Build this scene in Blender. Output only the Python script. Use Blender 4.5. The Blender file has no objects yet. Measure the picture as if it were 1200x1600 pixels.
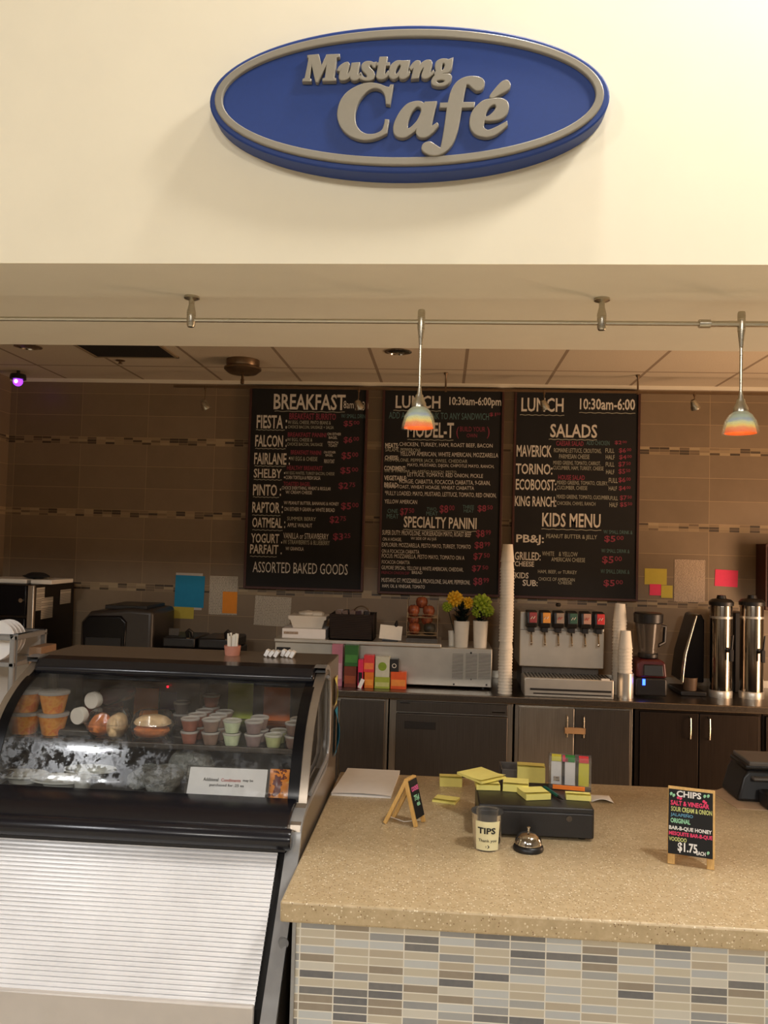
import bpy, bmesh, math, random
from mathutils import Vector, Matrix
R = math.radians
PI = math.pi
scene = bpy.context.scene
COL = scene.collection

# ------------------------------------------------------------------ camera
F = 1280.0                                   # focal length in pixels of the 1200 x 1600 frame
CAM_Z = 1.75
Yc = Vector((92, 57, F)).normalized()        # world +Y seen in camera axes (right, down, forward)
Xc = Vector((17500, 423, -1280)); Xc -= Yc * Xc.dot(Yc); Xc.normalize()
Zc = Xc.cross(Yc)
if Zc.y > 0: Zc = -Zc
cam_data = bpy.data.cameras.new('camera')
cam_data.sensor_fit = 'VERTICAL'; cam_data.sensor_height = 36.0
cam_data.lens = F / 1600 * 36.0
cam_data.clip_start = 0.05
cam = bpy.data.objects.new('camera', cam_data); COL.objects.link(cam)
def axis(i):                                 # camera axis in world space
    return Vector((Xc[i], Yc[i], Zc[i]))
right, down, fwd = axis(0), axis(1), axis(2)
M = Matrix((right, -down, -fwd)).transposed().to_4x4()
M.translation = (0, 0, CAM_Z)
cam.matrix_world = M
scene.camera = cam

def ray(px, py):
    v = Vector((px - 600, py - 800, F))
    return Vector((v.dot(Xc), v.dot(Yc), v.dot(Zc)))
def P(px, py, x=None, y=None, z=None):       # survey point of the photograph on a known plane
    r = ray(px, py)
    t = x / r.x if x is not None else (y / r.y if y is not None else (z - CAM_Z) / r.z)
    return r * t + Vector((0, 0, CAM_Z))
def W(px, py, y):
    p = P(px, py, y=y); return p.x, p.z

# ------------------------------------------------------------------ colour management, world, lights
vs = scene.view_settings
scene.display_settings.display_device = 'sRGB'
vs.view_transform = 'Standard'; vs.look = 'None'; vs.gamma = 1; vs.exposure = 0.0
vs.use_curve_mapping = False
world = bpy.data.worlds.new('world'); scene.world = world; world.use_nodes = True
world.node_tree.nodes['Background'].inputs[0].default_value = (0.9, 0.8, 0.65, 1)
world.node_tree.nodes['Background'].inputs[1].default_value = 0.0

def area_light(name, loc, target, size, energy, col, size_y=None, spread=None):
    l = bpy.data.lights.new(name, 'AREA'); l.energy = energy; l.color = col
    l.size = size
    if size_y: l.shape = 'RECTANGLE'; l.size_y = size_y
    else: l.shape = 'DISK'
    if spread: l.spread = spread
    o = bpy.data.objects.new(name, l); COL.objects.link(o)
    o.location = loc
    d = Vector(target) - Vector(loc)
    o.rotation_euler = d.to_track_quat('-Z', 'Y').to_euler()
    return o
NEUT = (1.0, 0.955, 0.89)
COOL = (0.97, 0.98, 1.0)
area_light('lobby_key_lamp', (1.6, 1.15, 4.4), (1.4, 1.7, 2.2), 0.4, 58, NEUT)
for i, x in enumerate((-1.3, 0.4, 2.2)):
    area_light('lobby_downlight', (x, 1.72, 4.55), (x, 1.72, 0), 0.3, (5, 30, 46)[i], NEUT)
area_light('lobby_lamp_left', (-3.5, -2.6, 4.55), (-3.2, -2.2, 0), 0.5, 80, COOL)
area_light('lobby_lamp_far_left', (-4.1, -4.2, 4.55), (-3.9, -4.0, 0), 0.85, 80, COOL)
for x, e in ((-1.4, 140), (1.8, 185)):
    area_light('lobby_fill_lamp', (x, -6.0, 4.5), (x, 1.0, 1.0), 1.0, e, NEUT)  # unseen fill lamps, added to brighten the fronts that face the lobby
area_light('service_door_light', (3.42, 4.15, 1.15), (0, 4.7, 2.3), 0.9, 70, (1.0, 0.64, 0.40), size_y=1.9)

# ------------------------------------------------------------------ materials
def S(r, g, b):
    f = lambda c: (c / 12.92 if c <= .04045 else ((c + .055) / 1.055) ** 2.4)
    return (f(r / 255), f(g / 255), f(b / 255), 1)
class NT:                                    # small node helper
    def __init__(s, name):
        s.m = bpy.data.materials.new(name); s.m.use_nodes = True
        s.t = s.m.node_tree; s.n = s.t.nodes; s.b = s.n['Principled BSDF']
    def add(s, kind, **kw):
        nd = s.n.new(kind)
        for k, v in kw.items(): setattr(nd, k, v)
        return nd
    def put(s, sock, v):
        if hasattr(v, 'default_value') or hasattr(v, 'is_output'): s.t.links.new(v, sock)
        else: sock.default_value = v
    def math(s, op, a, b=0.0, c=None):
        nd = s.add('ShaderNodeMath', operation=op)
        s.put(nd.inputs[0], a); s.put(nd.inputs[1], b)
        if c is not None: s.put(nd.inputs[2], c)
        return nd.outputs[0]
    def mix(s, f, a, b):
        nd = s.add('ShaderNodeMix', data_type='RGBA')
        s.put(nd.inputs[0], f); s.put(nd.inputs[6], a); s.put(nd.inputs[7], b)
        return nd.outputs[2]
    def coord(s):
        return s.add('ShaderNodeTexCoord').outputs['Object']
    def xyz(s, v):
        nd = s.add('ShaderNodeSeparateXYZ'); s.put(nd.inputs[0], v); return nd.outputs
    def vec(s, x, y, z=0.0):
        nd = s.add('ShaderNodeCombineXYZ'); s.put(nd.inputs[0], x); s.put(nd.inputs[1], y); s.put(nd.inputs[2], z)
        return nd.outputs[0]
    def noise(s, v, scale, detail=3, rough=.55):
        nd = s.add('ShaderNodeTexNoise'); s.put(nd.inputs['Vector'], v)
        nd.inputs['Scale'].default_value = scale; nd.inputs['Detail'].default_value = detail
        nd.inputs['Roughness'].default_value = rough
        return nd.outputs['Fac']
    def ramp(s, f, stops, const=False):
        nd = s.add('ShaderNodeValToRGB'); s.put(nd.inputs[0], f)
        cr = nd.color_ramp; cr.interpolation = 'CONSTANT' if const else 'LINEAR'
        while len(cr.elements) < len(stops): cr.elements.new(.5)
        for e, (p, c) in zip(cr.elements, stops): e.position = p; e.color = c
        return nd.outputs[0]
    def white(s, v):
        nd = s.add('ShaderNodeTexWhiteNoise', noise_dimensions='3D'); s.put(nd.inputs['Vector'], v)
        return nd.outputs['Value']
    def bump(s, h, dist, strength=.5):
        nd = s.add('ShaderNodeBump'); nd.inputs['Strength'].default_value = strength
        nd.inputs['Distance'].default_value = dist
        s.put(nd.inputs['Height'], h); s.t.links.new(nd.outputs[0], s.b.inputs['Normal'])
    def set(s, **kw):
        for k, v in kw.items(): s.put(s.b.inputs[k.replace('_', ' ')], v)
        return s.m
def pm(name, col, rough=.5, metal=0, var=.08, scale=30, bump=0, **kw):
    t = NT(name); c = t.coord()
    n = t.noise(c, scale)
    lo = tuple(x * (1 - var) for x in col[:3]) + (1,); hi = tuple(min(1, x * (1 + var)) for x in col[:3]) + (1,)
    t.set(Base_Color=t.ramp(n, [(.3, lo), (.7, hi)]), Roughness=rough, Metallic=metal)
    if bump: t.bump(n, bump)
    for k, v in kw.items(): t.put(t.b.inputs[k.replace('_', ' ')], v)
    return t.m
def steel(name, col, rough, stretch=(1, 1, 60), var=.12):
    t = NT(name); c = t.coord()
    mp = t.add('ShaderNodeMapping'); t.put(mp.inputs[0], c); mp.inputs['Scale'].default_value = stretch
    n = t.noise(mp.outputs[0], 4, 4)
    lo = tuple(x * (1 - var) for x in col[:3]) + (1,); hi = tuple(min(1, x * (1 + var)) for x in col[:3]) + (1,)
    t.set(Base_Color=t.ramp(n, [(.3, lo), (.7, hi)]), Metallic=1.0, Roughness=t.math('MULTIPLY_ADD', n, .15, rough - .07))
    return t.m
def glass_mat(name, tint=(1, 1, 1, 1), rough=.02, ior=1.45, haze=0.0, smear=0.0):
    t = NT(name)
    cc0 = t.coord()
    tr = t.add('ShaderNodeBsdfTransparent'); tr.inputs[0].default_value = tint
    gl = t.add('ShaderNodeBsdfGlossy')
    t.put(gl.inputs['Roughness'], t.math('MULTIPLY_ADD', t.ramp(t.noise(cc0, 26, 6, .75), [(.45, (0, 0, 0, 1)), (.62, (1, 1, 1, 1))]), smear, rough))
    fr = t.add('ShaderNodeFresnel'); fr.inputs[0].default_value = ior
    mx = t.add('ShaderNodeMixShader'); t.put(mx.inputs[0], fr.outputs[0])
    t.t.links.new(tr.outputs[0], mx.inputs[1]); t.t.links.new(gl.outputs[0], mx.inputs[2])
    out = mx.outputs[0]
    if haze:
        df = t.add('ShaderNodeBsdfDiffuse'); df.inputs[0].default_value = (.8, .8, .78, 1)
        c = t.coord(); n = t.noise(c, 9, 6, .7)
        f = t.math('MULTIPLY', t.ramp(n, [(.42, (0, 0, 0, 1)), (.75, (1, 1, 1, 1))]), haze)
        f = t.math('ADD', f, haze * .25)
        m2 = t.add('ShaderNodeMixShader'); t.put(m2.inputs[0], f)
        t.t.links.new(out, m2.inputs[1]); t.t.links.new(df.outputs[0], m2.inputs[2]); out = m2.outputs[0]
    t.t.links.new(out, t.n['Material Output'].inputs['Surface'])
    return t.m
def emit(name, col, strength):
    t = NT(name); return t.set(Base_Color=col, Emission_Color=col, Emission_Strength=strength)

MT = {}
MT['paint'] = pm('cream_wall_paint', S(240, 230, 204), .75, var=.015, scale=6)
MT['soffit'] = pm('soffit_paint', S(232, 226, 208), .8, var=.02, scale=5)
MT['lobby_wall'] = pm('lobby_wall_paint', S(150, 136, 118), .8, var=.03, scale=5)
MT['lobby_floor'] = pm('lobby_floor_tile', S(206, 196, 176), .45, var=.08, scale=3)
MT['kitchen_floor'] = pm('quarry_floor', S(92, 70, 56), .6, var=.15, scale=5)
MT['steel'] = pm('brushed_steel', S(206, 202, 192), .36, .72, var=.06, scale=8)
MT['worktop'] = steel('worn_worktop_steel', S(128, 118, 106), .30, (40, 1, 40))
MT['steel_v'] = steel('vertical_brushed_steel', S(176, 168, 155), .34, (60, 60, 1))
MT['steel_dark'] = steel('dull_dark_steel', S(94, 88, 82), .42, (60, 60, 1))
MT['chrome'] = steel('polished_steel', S(196, 190, 180), .12, (1, 1, 1), .03)
MT['nickel'] = steel('satin_nickel', S(190, 184, 168), .28, (1, 1, 30), .05)
MT['alu'] = pm('satin_aluminium', S(160, 160, 160), .34, .4, var=.05)
MT['black_plastic'] = pm('black_plastic', S(26, 25, 26), .38, var=.1)
MT['black_gloss'] = pm('black_gloss', S(14, 14, 17), .2, var=.1, Specular_IOR_Level=.22)
MT['black_matte'] = pm('black_matte', S(24, 22, 21), .75, var=.12, scale=80)
MT['rubber'] = pm('black_rubber', S(16, 16, 16), .7)
MT['wood'] = None
MT['white_paper'] = pm('white_paper', S(250, 248, 246), .8, var=.02)
MT['grey_paper'] = pm('pale_grey_paper', S(200, 192, 182), .85, var=.03)
MT['cup_paper'] = pm('white_cup_paper', S(236, 230, 216), .6, var=.02)
MT['yellow_note'] = pm('yellow_note_paper', S(238, 226, 128), .8, var=.03)
MT['dull_yellow_note'] = pm('dull_yellow_note_paper', S(196, 178, 74), .85, var=.03)
MT['pink_note'] = pm('pink_note_paper', S(236, 66, 104), .8, var=.03)
MT['orange_note'] = pm('orange_note_paper', S(238, 148, 48), .8, var=.03)
MT['blue_paper'] = pm('blue_paper', S(34, 140, 184), .8, var=.03)
MT['ink'] = pm('black_ink', S(30, 28, 28), .7)
MT['red_ink'] = pm('red_ink', S(190, 60, 48), .7)
MT['white_plastic'] = pm('white_plastic', S(228, 222, 210), .4, var=.02)
MT['clear_plastic'] = glass_mat('clear_plastic', (.97, .97, .97, 1), .08, 1.4, .07)
MT['case_glass'] = glass_mat('display_glass', (.97, .98, .97, 1), .03, 1.5, .055, .28)
MT['side_glass'] = glass_mat('side_glass', (.84, .86, .84, 1), .03, 1.4, .05)
def wood_mat(name, a, b):
    t = NT(name); c = t.coord()
    mp = t.add('ShaderNodeMapping'); t.put(mp.inputs[0], c); mp.inputs['Scale'].default_value = (30, 30, 4)
    n = t.noise(mp.outputs[0], 8, 5)
    t.set(Base_Color=t.ramp(n, [(.3, a), (.7, b)]), Roughness=.5); return t.m
MT['wood'] = wood_mat('pale_pine', S(206, 160, 88), S(228, 184, 112))
MT['red_wood'] = wood_mat('dark_red_wood', S(58, 28, 22), S(76, 38, 30))

def cells(t, u, v, w, h, gap, seed=0.0):     # random value per stacked tile, and a joint mask
    iu = t.math('FLOOR', t.math('DIVIDE', u, w)); iv = t.math('FLOOR', t.math('DIVIDE', v, h))
    rnd = t.white(t.vec(iu, iv, seed))
    fu = t.math('MULTIPLY', t.math('FRACT', t.math('DIVIDE', u, w)), w)
    fv = t.math('MULTIPLY', t.math('FRACT', t.math('DIVIDE', v, h)), h)
    mask = t.math('MAXIMUM', t.math('LESS_THAN', fu, gap), t.math('LESS_THAN', fv, gap))
    return rnd, mask
def mosaic_mat():
    t = NT('linear_glass_mosaic'); o = t.xyz(t.coord())
    rnd, mask = cells(t, o[0], o[2], .0792, .0182, .0027, 3.0)
    pal = [S(196, 186, 166), S(150, 152, 154), S(212, 208, 196), S(112, 112, 114), S(186, 174, 154),
           S(198, 202, 202), S(150, 138, 122), S(186, 190, 192), S(98, 100, 106), S(204, 196, 176), S(168, 170, 170), S(200, 191, 172)]
    col = t.ramp(rnd, [(i / len(pal), c) for i, c in enumerate(pal)], True)
    n = t.noise(t.coord(), 60, 4)
    col = t.mix(t.math('MULTIPLY', n, .2), col, S(196, 188, 170))
    t.set(Base_Color=t.mix(mask, col, S(232, 227, 214)), Roughness=t.math('MULTIPLY_ADD', mask, .5, .28))
    t.bump(t.math('SUBTRACT', 1.0, mask), .001, .4)
    return t.m
def wall_tile_mat(name, axis_i):
    t = NT(name); o = t.xyz(t.coord()); u = o[axis_i]
    Pd, bh = .5275, .052
    zz = t.math('FLOORED_MODULO', t.math('SUBTRACT', o[2], 1.912), Pd)
    # tile field
    band = t.math('LESS_THAN', zz, bh)
    tz = t.math('SUBTRACT', zz, bh)
    rnd, mask = cells(t, t.math('ADD', u, .793), tz, .4965, (Pd - bh) / 3, .0028, 1.0)
    n = t.noise(t.coord(), 7, 5, .6)
    base = t.ramp(t.math('ADD', t.math('MULTIPLY', rnd, .5), t.math('MULTIPLY', n, .5)),
                  [(.25, S(122, 104, 82)), (.75, S(138, 119, 95))])
    tile = t.mix(mask, base, S(170, 146, 112))
    r2, m2 = cells(t, t.math('ADD', u, .01), zz, .068, bh / 3, .0018, 7.0)
    zq = t.math('FLOOR', t.math('DIVIDE', t.math('ADD', o[2], .2), Pd))
    r3 = t.white(t.vec(t.math('FLOOR', t.math('DIVIDE', t.math('ADD', u, .01), .068)), t.math('FLOOR', t.math('DIVIDE', zz, bh / 3)), zq))
    pal = [S(156, 134, 104), S(84, 70, 54), S(140, 120, 94), S(166, 146, 114), S(112, 94, 74), S(150, 130, 100), S(72, 60, 48), S(134, 114, 88)]
    mos = t.mix(m2, t.ramp(r3, [(i / len(pal), c) for i, c in enumerate(pal)], True), S(160, 140, 108))
    t.set(Base_Color=t.mix(band, tile, mos), Roughness=.42)
    t.bump(t.math('SUBTRACT', 1.0, mask), .0015, .3)
    return t.m
def quartz_mat():
    t = NT('speckled_beige_quartz'); c = t.coord()
    def spots(scale, thr, seed):
        v = t.add('ShaderNodeTexVoronoi'); t.put(v.inputs['Vector'], c); v.inputs['Scale'].default_value = scale
        r = t.xyz(v.outputs['Color'])[seed]
        return t.math('MULTIPLY', t.math('GREATER_THAN', r, thr), t.math('LESS_THAN', v.outputs['Distance'], .42))
    n = t.noise(c, 45, 6, .7)
    col = t.ramp(n, [(.3, S(178, 157, 121)), (.55, S(192, 170, 133)), (.75, S(204, 184, 149))])
    col = t.mix(spots(190, .87, 0), col, S(224, 210, 180))
    col = t.mix(spots(170, .86, 1), col, S(172, 146, 106))
    col = t.mix(spots(260, .95, 2), col, S(138, 112, 80))
    t.set(Base_Color=col, Roughness=.30); return t.m
def ceiling_mat():
    t = NT('acoustic_ceiling_tile'); o = t.xyz(t.coord()); c = t.coord()
    rnd, mask = cells(t, t.math('ADD', o[0], 20 * .577 + .022), t.math('ADD', o[1], 20 * .577 - 5.04 % .577 + .01), .577, .577, .02)
    n = t.noise(c, 160, 3)
    col = t.ramp(n, [(.3, S(196, 182, 158)), (.6, S(210, 196, 172))])
    t.set(Base_Color=t.mix(mask, col, S(150, 132, 110)), Roughness=.85)
    t.bump(t.math('SUBTRACT', 1.0, mask), .006, .6)
    return t.m
MT['mosaic'] = mosaic_mat(); MT['wall_tile'] = wall_tile_mat('brown_wall_tile', 0); MT['wall_tile_side'] = wall_tile_mat('brown_side_wall_tile', 1)
MT['quartz'] = quartz_mat(); MT['ceil'] = ceiling_mat()
def ribbed_mat():
    t = NT('translucent_ribbed_white'); c = t.coord()
    t.set(Base_Color=t.ramp(t.noise(c, 5, 3), [(.3, S(222, 221, 222)), (.7, S(238, 237, 238))]), Roughness=.22)
    return t.m
MT['ribbed'] = ribbed_mat()
def printed_mat(name, paper, ink, row, axis_u=0, strength=.6, margin=.0):     # lines of illegible small print
    t = NT(name); o = t.xyz(t.coord())
    fv = t.math('FRACT', t.math('DIVIDE', o[2], row))
    line = t.math('LESS_THAN', fv, .5)
    word = t.math('GREATER_THAN', t.noise(t.vec(t.math('MULTIPLY', o[0], 1.0), t.math('FLOOR', t.math('DIVIDE', o[2], row)), 0.0), 150, 2), .48)
    m = t.math('MULTIPLY', t.math('MULTIPLY', line, word), strength)
    t.set(Base_Color=t.mix(m, paper, ink), Roughness=.85); return t.m
MT['print'] = printed_mat('printed_sheet', S(200, 190, 172), S(70, 64, 60), .011)
MT['print_dense'] = printed_mat('dense_printed_sheet', S(190, 170, 148), S(90, 76, 68), .008, strength=.75)
# ------------------------------------------------------------------ mesh helpers
def seg_mat(p, q):
    p, q = Vector(p), Vector(q); d = q - p
    return Matrix.Translation((p + q) / 2) @ d.to_track_quat('Z', 'Y').to_matrix().to_4x4(), d.length
class MB:
    def __init__(s, bevel=0, bseg=2, smooth=38):
        s.bm = bmesh.new(); s.mats = []; s.mi = 0; s.bevel = bevel; s.bseg = bseg; s.smooth = smooth; s.x = Matrix.Identity(4)
    def mat(s, m):
        if m not in s.mats: s.mats.append(m)
        s.mi = s.mats.index(m); return s
    def _new(s, vs, faces):
        bv = [s.bm.verts.new(s.x @ Vector(v)) for v in vs]
        for f in faces:
            try:
                fc = s.bm.faces.new([bv[i] for i in f]); fc.material_index = s.mi; fc.smooth = True
            except ValueError: pass
        return bv
    def box(s, x0, x1, y0, y1, z0, z1, m=None):
        v = [Vector((x, y, z)) for z in (z0, z1) for y in (y0, y1) for x in (x0, x1)]
        if m is not None: v = [m @ p for p in v]
        s._new(v, [(0, 2, 3, 1), (4, 5, 7, 6), (0, 1, 5, 4), (2, 6, 7, 3), (0, 4, 6, 2), (1, 3, 7, 5)]); return s
    def cbox(s, c, sx, sy, sz, m=None):
        c = Vector(c); mm = Matrix.Translation(c) @ (m or Matrix.Identity(4))
        return s.box(-sx/2, sx/2, -sy/2, sy/2, -sz/2, sz/2, mm)
    def bar(s, p, q, w, t, up=(0, 0, 1)):
        p, q = Vector(p), Vector(q); d = (q - p); L = d.length; d.normalize()
        a = Vector(up).cross(d)
        if a.length < 1e-4: a = Vector((1, 0, 0)).cross(d)
        a.normalize(); b = d.cross(a)
        m = Matrix((a, b, d)).transposed().to_4x4(); m.translation = p
        return s.box(-w/2, w/2, -t/2, t/2, 0, L, m)
    def lathe(s, prof, c=(0, 0, 0), n=24, m=None, cap=True, a0=0, a1=2*PI, fl=None):
        c = Vector(c); m = m or Matrix.Identity(4); vs = []; full = abs(a1 - a0 - 2*PI) < 1e-6
        k = n if full else n + 1
        for r, z in prof:
            for i in range(k):
                a = a0 + (a1 - a0) * i / n
                rr = r * (1 + fl[0] * math.cos(fl[1] * a)) if fl else r
                vs.append(m @ Vector((rr * math.cos(a), rr * math.sin(a), z)) + c)
        fs = []
        for j in range(len(prof) - 1):
            for i in range(k if full else n):
                i2 = (i + 1) % k
                fs.append((j*k+i, j*k+i2, (j+1)*k+i2, (j+1)*k+i))
        if cap and full:
            if prof[0][0] > 1e-6: fs.append(tuple(reversed(range(k))))
            if prof[-1][0] > 1e-6: fs.append(tuple((len(prof)-1)*k + i for i in range(k)))
        s._new(vs, fs); return s
    def cyl(s, p, q, r, r2=None, n=16):
        m, L = seg_mat(p, q)
        return s.lathe([(r, -L/2), (r2 if r2 is not None else r, L/2)], n=n, m=m)
    def tube(s, pts, r, n=10, rad=None):
        pts = [Vector(p) for p in pts]; vs = []; k = n
        up = None
        for i, p in enumerate(pts):
            d = (pts[min(i+1, len(pts)-1)] - pts[max(i-1, 0)]).normalized()
            if up is None:
                up = Vector((0, 0, 1)) if abs(d.z) < .9 else Vector((1, 0, 0))
            a = up.cross(d); a.normalize(); b = d.cross(a); up = b
            rr = rad[i] if rad else r
            for j in range(k):
                t = 2*PI*j/k; vs.append(p + (a*math.cos(t) + b*math.sin(t))*rr)
        fs = [(i*k+j, i*k+(j+1) % k, (i+1)*k+(j+1) % k, (i+1)*k+j) for i in range(len(pts)-1) for j in range(k)]
        fs += [tuple(reversed(range(k))), tuple((len(pts)-1)*k+j for j in range(k))]
        s._new(vs, fs); return s
    def prism(s, poly, off):                  # planar polygon (3D points) extruded by a vector
        off = Vector(off); n = len(poly)
        vs = [Vector(p) for p in poly] + [Vector(p) + off for p in poly]
        fs = [tuple(range(n)), tuple(reversed(range(n, 2*n)))] + [(i, i+n, (i+1) % n + n, (i+1) % n) for i in range(n)]
        s._new(vs, fs); return s
    def ball(s, c, rx, ry, rz, n=16, m=None, wob=0, seed=0):
        rnd = random.Random(seed); prof = []
        vs = []; fs = []; h = n // 2; c = Vector(c); m = m or Matrix.Identity(4)
        ph = [rnd.uniform(0, 6.28) for _ in range(6)]
        for j in range(h + 1):
            th = PI * j / h
            for i in range(n):
                a = 2*PI*i/n
                d = Vector((math.sin(th)*math.cos(a), math.sin(th)*math.sin(a), math.cos(th)))
                w = 1 + wob*(math.sin(3*d.x+ph[0]) + math.sin(4*d.y+ph[1]) + math.sin(5*d.z+ph[2]) + .6*math.sin(9*d.x+7*d.z+ph[3]))
                vs.append(m @ Vector((d.x*rx*w, d.y*ry*w, d.z*rz*w)) + c)
        for j in range(h):
            for i in range(n):
                i2 = (i+1) % n; fs.append((j*n+i, (j+1)*n+i, (j+1)*n+i2, j*n+i2))
        s._new(vs, fs); return s
    def quad(s, a, b, c, d):
        s._new([a, b, c, d], [(0, 1, 2, 3)]); return s
    def grid(s, f, nu, nv):                   # surface f(u,v), u,v in 0..1
        vs = [f(i/nu, j/nv) for j in range(nv+1) for i in range(nu+1)]
        k = nu+1
        s._new(vs, [(j*k+i, j*k+i+1, (j+1)*k+i+1, (j+1)*k+i) for j in range(nv) for i in range(nu)]); return s
    def build(s, name, mat=None, parent=None, local=False, solid=0):
        bm = s.bm
        bmesh.ops.remove_doubles(bm, verts=bm.verts, dist=1e-6)
        bmesh.ops.recalc_face_normals(bm, faces=bm.faces)
        me = bpy.data.meshes.new(name); bm.to_mesh(me); bm.free()
        if mat is not None and not s.mats: me.materials.append(mat)
        for m in s.mats: me.materials.append(m)
        me.set_sharp_from_angle(angle=R(s.smooth))
        o = bpy.data.objects.new(name, me); COL.objects.link(o)
        if parent is not None:
            o.parent = parent
            if not local: me.transform(world_matrix(parent).inverted())
        elif not local:                        # put the origin at the base of the object
            xs = [v.co for v in me.vertices]
            c = Vector(((min(v.x for v in xs)+max(v.x for v in xs))/2, (min(v.y for v in xs)+max(v.y for v in xs))/2, min(v.z for v in xs)))
            me.transform(Matrix.Translation(-c)); o.location = c
        if solid:
            md = o.modifiers.new('thickness', 'SOLIDIFY'); md.thickness = solid; md.offset = 0
        if s.bevel:
            md = o.modifiers.new('bevel', 'BEVEL'); md.width = s.bevel; md.segments = s.bseg; md.limit_method = 'ANGLE'; md.angle_limit = R(50)
        return o
def world_matrix(o):
    m = Matrix.LocRotScale(o.location, o.rotation_euler, None)
    return world_matrix(o.parent) @ m if o.parent else m
def tag(o, label, cat, group=None):
    o['label'] = label; o['category'] = cat
    if group: o['group'] = group
    return o
def thing(name, label, cat, loc=(0, 0, 0), rz=0, group=None):
    o = bpy.data.objects.new(name, None); COL.objects.link(o)
    o.empty_display_size = .05
    o.location = loc; o.rotation_euler = (0, 0, rz)
    return tag(o, label, cat, group)
def struct(o):
    o['kind'] = 'structure'; return o
def copy_tree(o, loc=None, rz=None, label=None, parent=None, mats=None):
    c = o.copy(); COL.objects.link(c)
    if parent: c.parent = parent
    if loc is not None: c.location = loc
    if rz is not None: c.rotation_euler = (0, 0, rz)
    if label: c['label'] = label
    for ch in list(o.children): copy_tree(ch, parent=c, mats=mats)
    if mats and c.data and c.name.split('.')[0] in mats:
        c.data = c.data.copy(); c.data.materials[0] = mats[c.name.split('.')[0]]
    return c

# ------------------------------------------------------------------ lettering
def text_bm(dst, s, box, plane, bold=0, shear=0):
    """put the word s into dst (a bmesh); box = x0,x1,z0,z1 in the plane given by function plane(u,v)->Vector"""
    cu = bpy.data.curves.new('txt', 'FONT'); cu.body = s; cu.offset = bold; cu.shear = shear
    cu.resolution_u = 2; cu.fill_mode = 'FRONT' if cu.dimensions == '2D' else cu.fill_mode
    ob = bpy.data.objects.new('txt', cu); COL.objects.link(ob)
    dg = bpy.context.evaluated_depsgraph_get()
    me = bpy.data.meshes.new_from_object(ob.evaluated_get(dg))
    bpy.data.objects.remove(ob); bpy.data.curves.remove(cu)
    if not me.vertices: return
    xs = [v.co.x for v in me.vertices]; ys = [v.co.y for v in me.vertices]
    x0, x1, y0, y1 = min(xs), max(xs), min(ys), max(ys)
    bx0, bx1, bz0, bz1 = box
    vs = [dst.verts.new(plane(bx0 + (v.co.x-x0)/max(1e-6, x1-x0)*(bx1-bx0), bz0 + (v.co.y-y0)/max(1e-6, y1-y0)*(bz1-bz0))) for v in me.vertices]
    for p in me.polygons:
        try: dst.faces.new([vs[i] for i in p.vertices])
        except ValueError: pass
    bpy.data.meshes.remove(me)
def lettering(name, items, plane, mat, parent, bold=0):
    for it in items:                          # every written line is a part of its own
        bm = bmesh.new()
        text_bm(bm, it[0], it[1], plane, it[2] if len(it) > 2 else bold)
        me = bpy.data.meshes.new(name); bm.to_mesh(me); bm.free(); me.materials.append(mat)
        o = bpy.data.objects.new(name, me); COL.objects.link(o); o.parent = parent
        me.transform(world_matrix(parent).inverted())
def smooth_loop(pts, n=5):
    """closed outline; points with a third item are corners, the rest is a Catmull-Rom curve"""
    N = len(pts); out = []
    for i in range(N):
        p1, p2 = pts[i], pts[(i+1) % N]
        p0 = pts[i-1] if len(p1) == 2 else p1
        p3 = pts[(i+2) % N] if len(p2) == 2 else p2
        if len(p1) == 3 and len(p2) == 3: out.append((p1[0], p1[1])); continue
        for k in range(n):
            t = k / n
            out.append(tuple(.5*((2*p1[j]) + (-p0[j]+p2[j])*t + (2*p0[j]-5*p1[j]+4*p2[j]-p3[j])*t*t + (-p0[j]+3*p1[j]-3*p2[j]+p3[j])*t**3) for j in (0, 1)))
    return out
def outline_mesh(name, loops, depth, bevel, mat, parent, to_world):
    """filled outlines (first two axes local x,z) extruded towards -y, as raised letters"""
    cu = bpy.data.curves.new(name, 'CURVE'); cu.dimensions = '2D'; cu.fill_mode = 'BOTH'
    cu.extrude = depth / 2; cu.bevel_depth = bevel; cu.bevel_resolution = 2
    for lp in loops:
        sp = cu.splines.new('POLY'); sp.points.add(len(lp)-1); sp.use_cyclic_u = True
        for q, (x, z) in zip(sp.points, lp): q.co = (x, z, 0, 1)
    ob = bpy.data.objects.new(name, cu); COL.objects.link(ob)
    dg = bpy.context.evaluated_depsgraph_get()
    me = bpy.data.meshes.new_from_object(ob.evaluated_get(dg))
    bpy.data.objects.remove(ob); bpy.data.curves.remove(cu)
    me.transform(to_world); me.materials.clear(); me.materials.append(mat)
    me.set_sharp_from_angle(angle=R(30))
    o = bpy.data.objects.new(name, me); COL.objects.link(o); o.parent = parent
    me.transform(world_matrix(parent).inverted())
    return o
# ================================================================== the setting
XL, XR, YB = -3.195, 3.45, 5.77
YF0, YF1, ZS = 1.995, 2.85, 2.45             # bulkhead over the counter
ZC = 2.915                                   # kitchen ceiling
def S_box(name, mat, *b):
    m = MB(); m.box(*b); return struct(m.build(name, mat))
S_box('floor', MT['lobby_floor'], -5.5, 5.1, -9.1, YB, -.1, 0)
S_box('wall_back', MT['wall_tile'], XL - .1, XR + .1, YB, YB + .12, 0, ZC + .1)
S_box('wall_left', MT['wall_tile_side'], XL - .1, XL, YF1, YB, 0, ZC + .1)
m = MB()
m.box(XR, XR + .1, YF1, 3.65, 0, ZC + .1).box(XR, XR + .1, 4.65, YB, 0, ZC + .1).box(XR, XR + .1, 3.65, 4.65, 2.15, ZC + .1)
struct(m.build('wall_right', MT['paint']))
S_box('ceiling', MT['ceil'], XL, XR, YF1, YB, ZC, ZC + .1)
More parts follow.
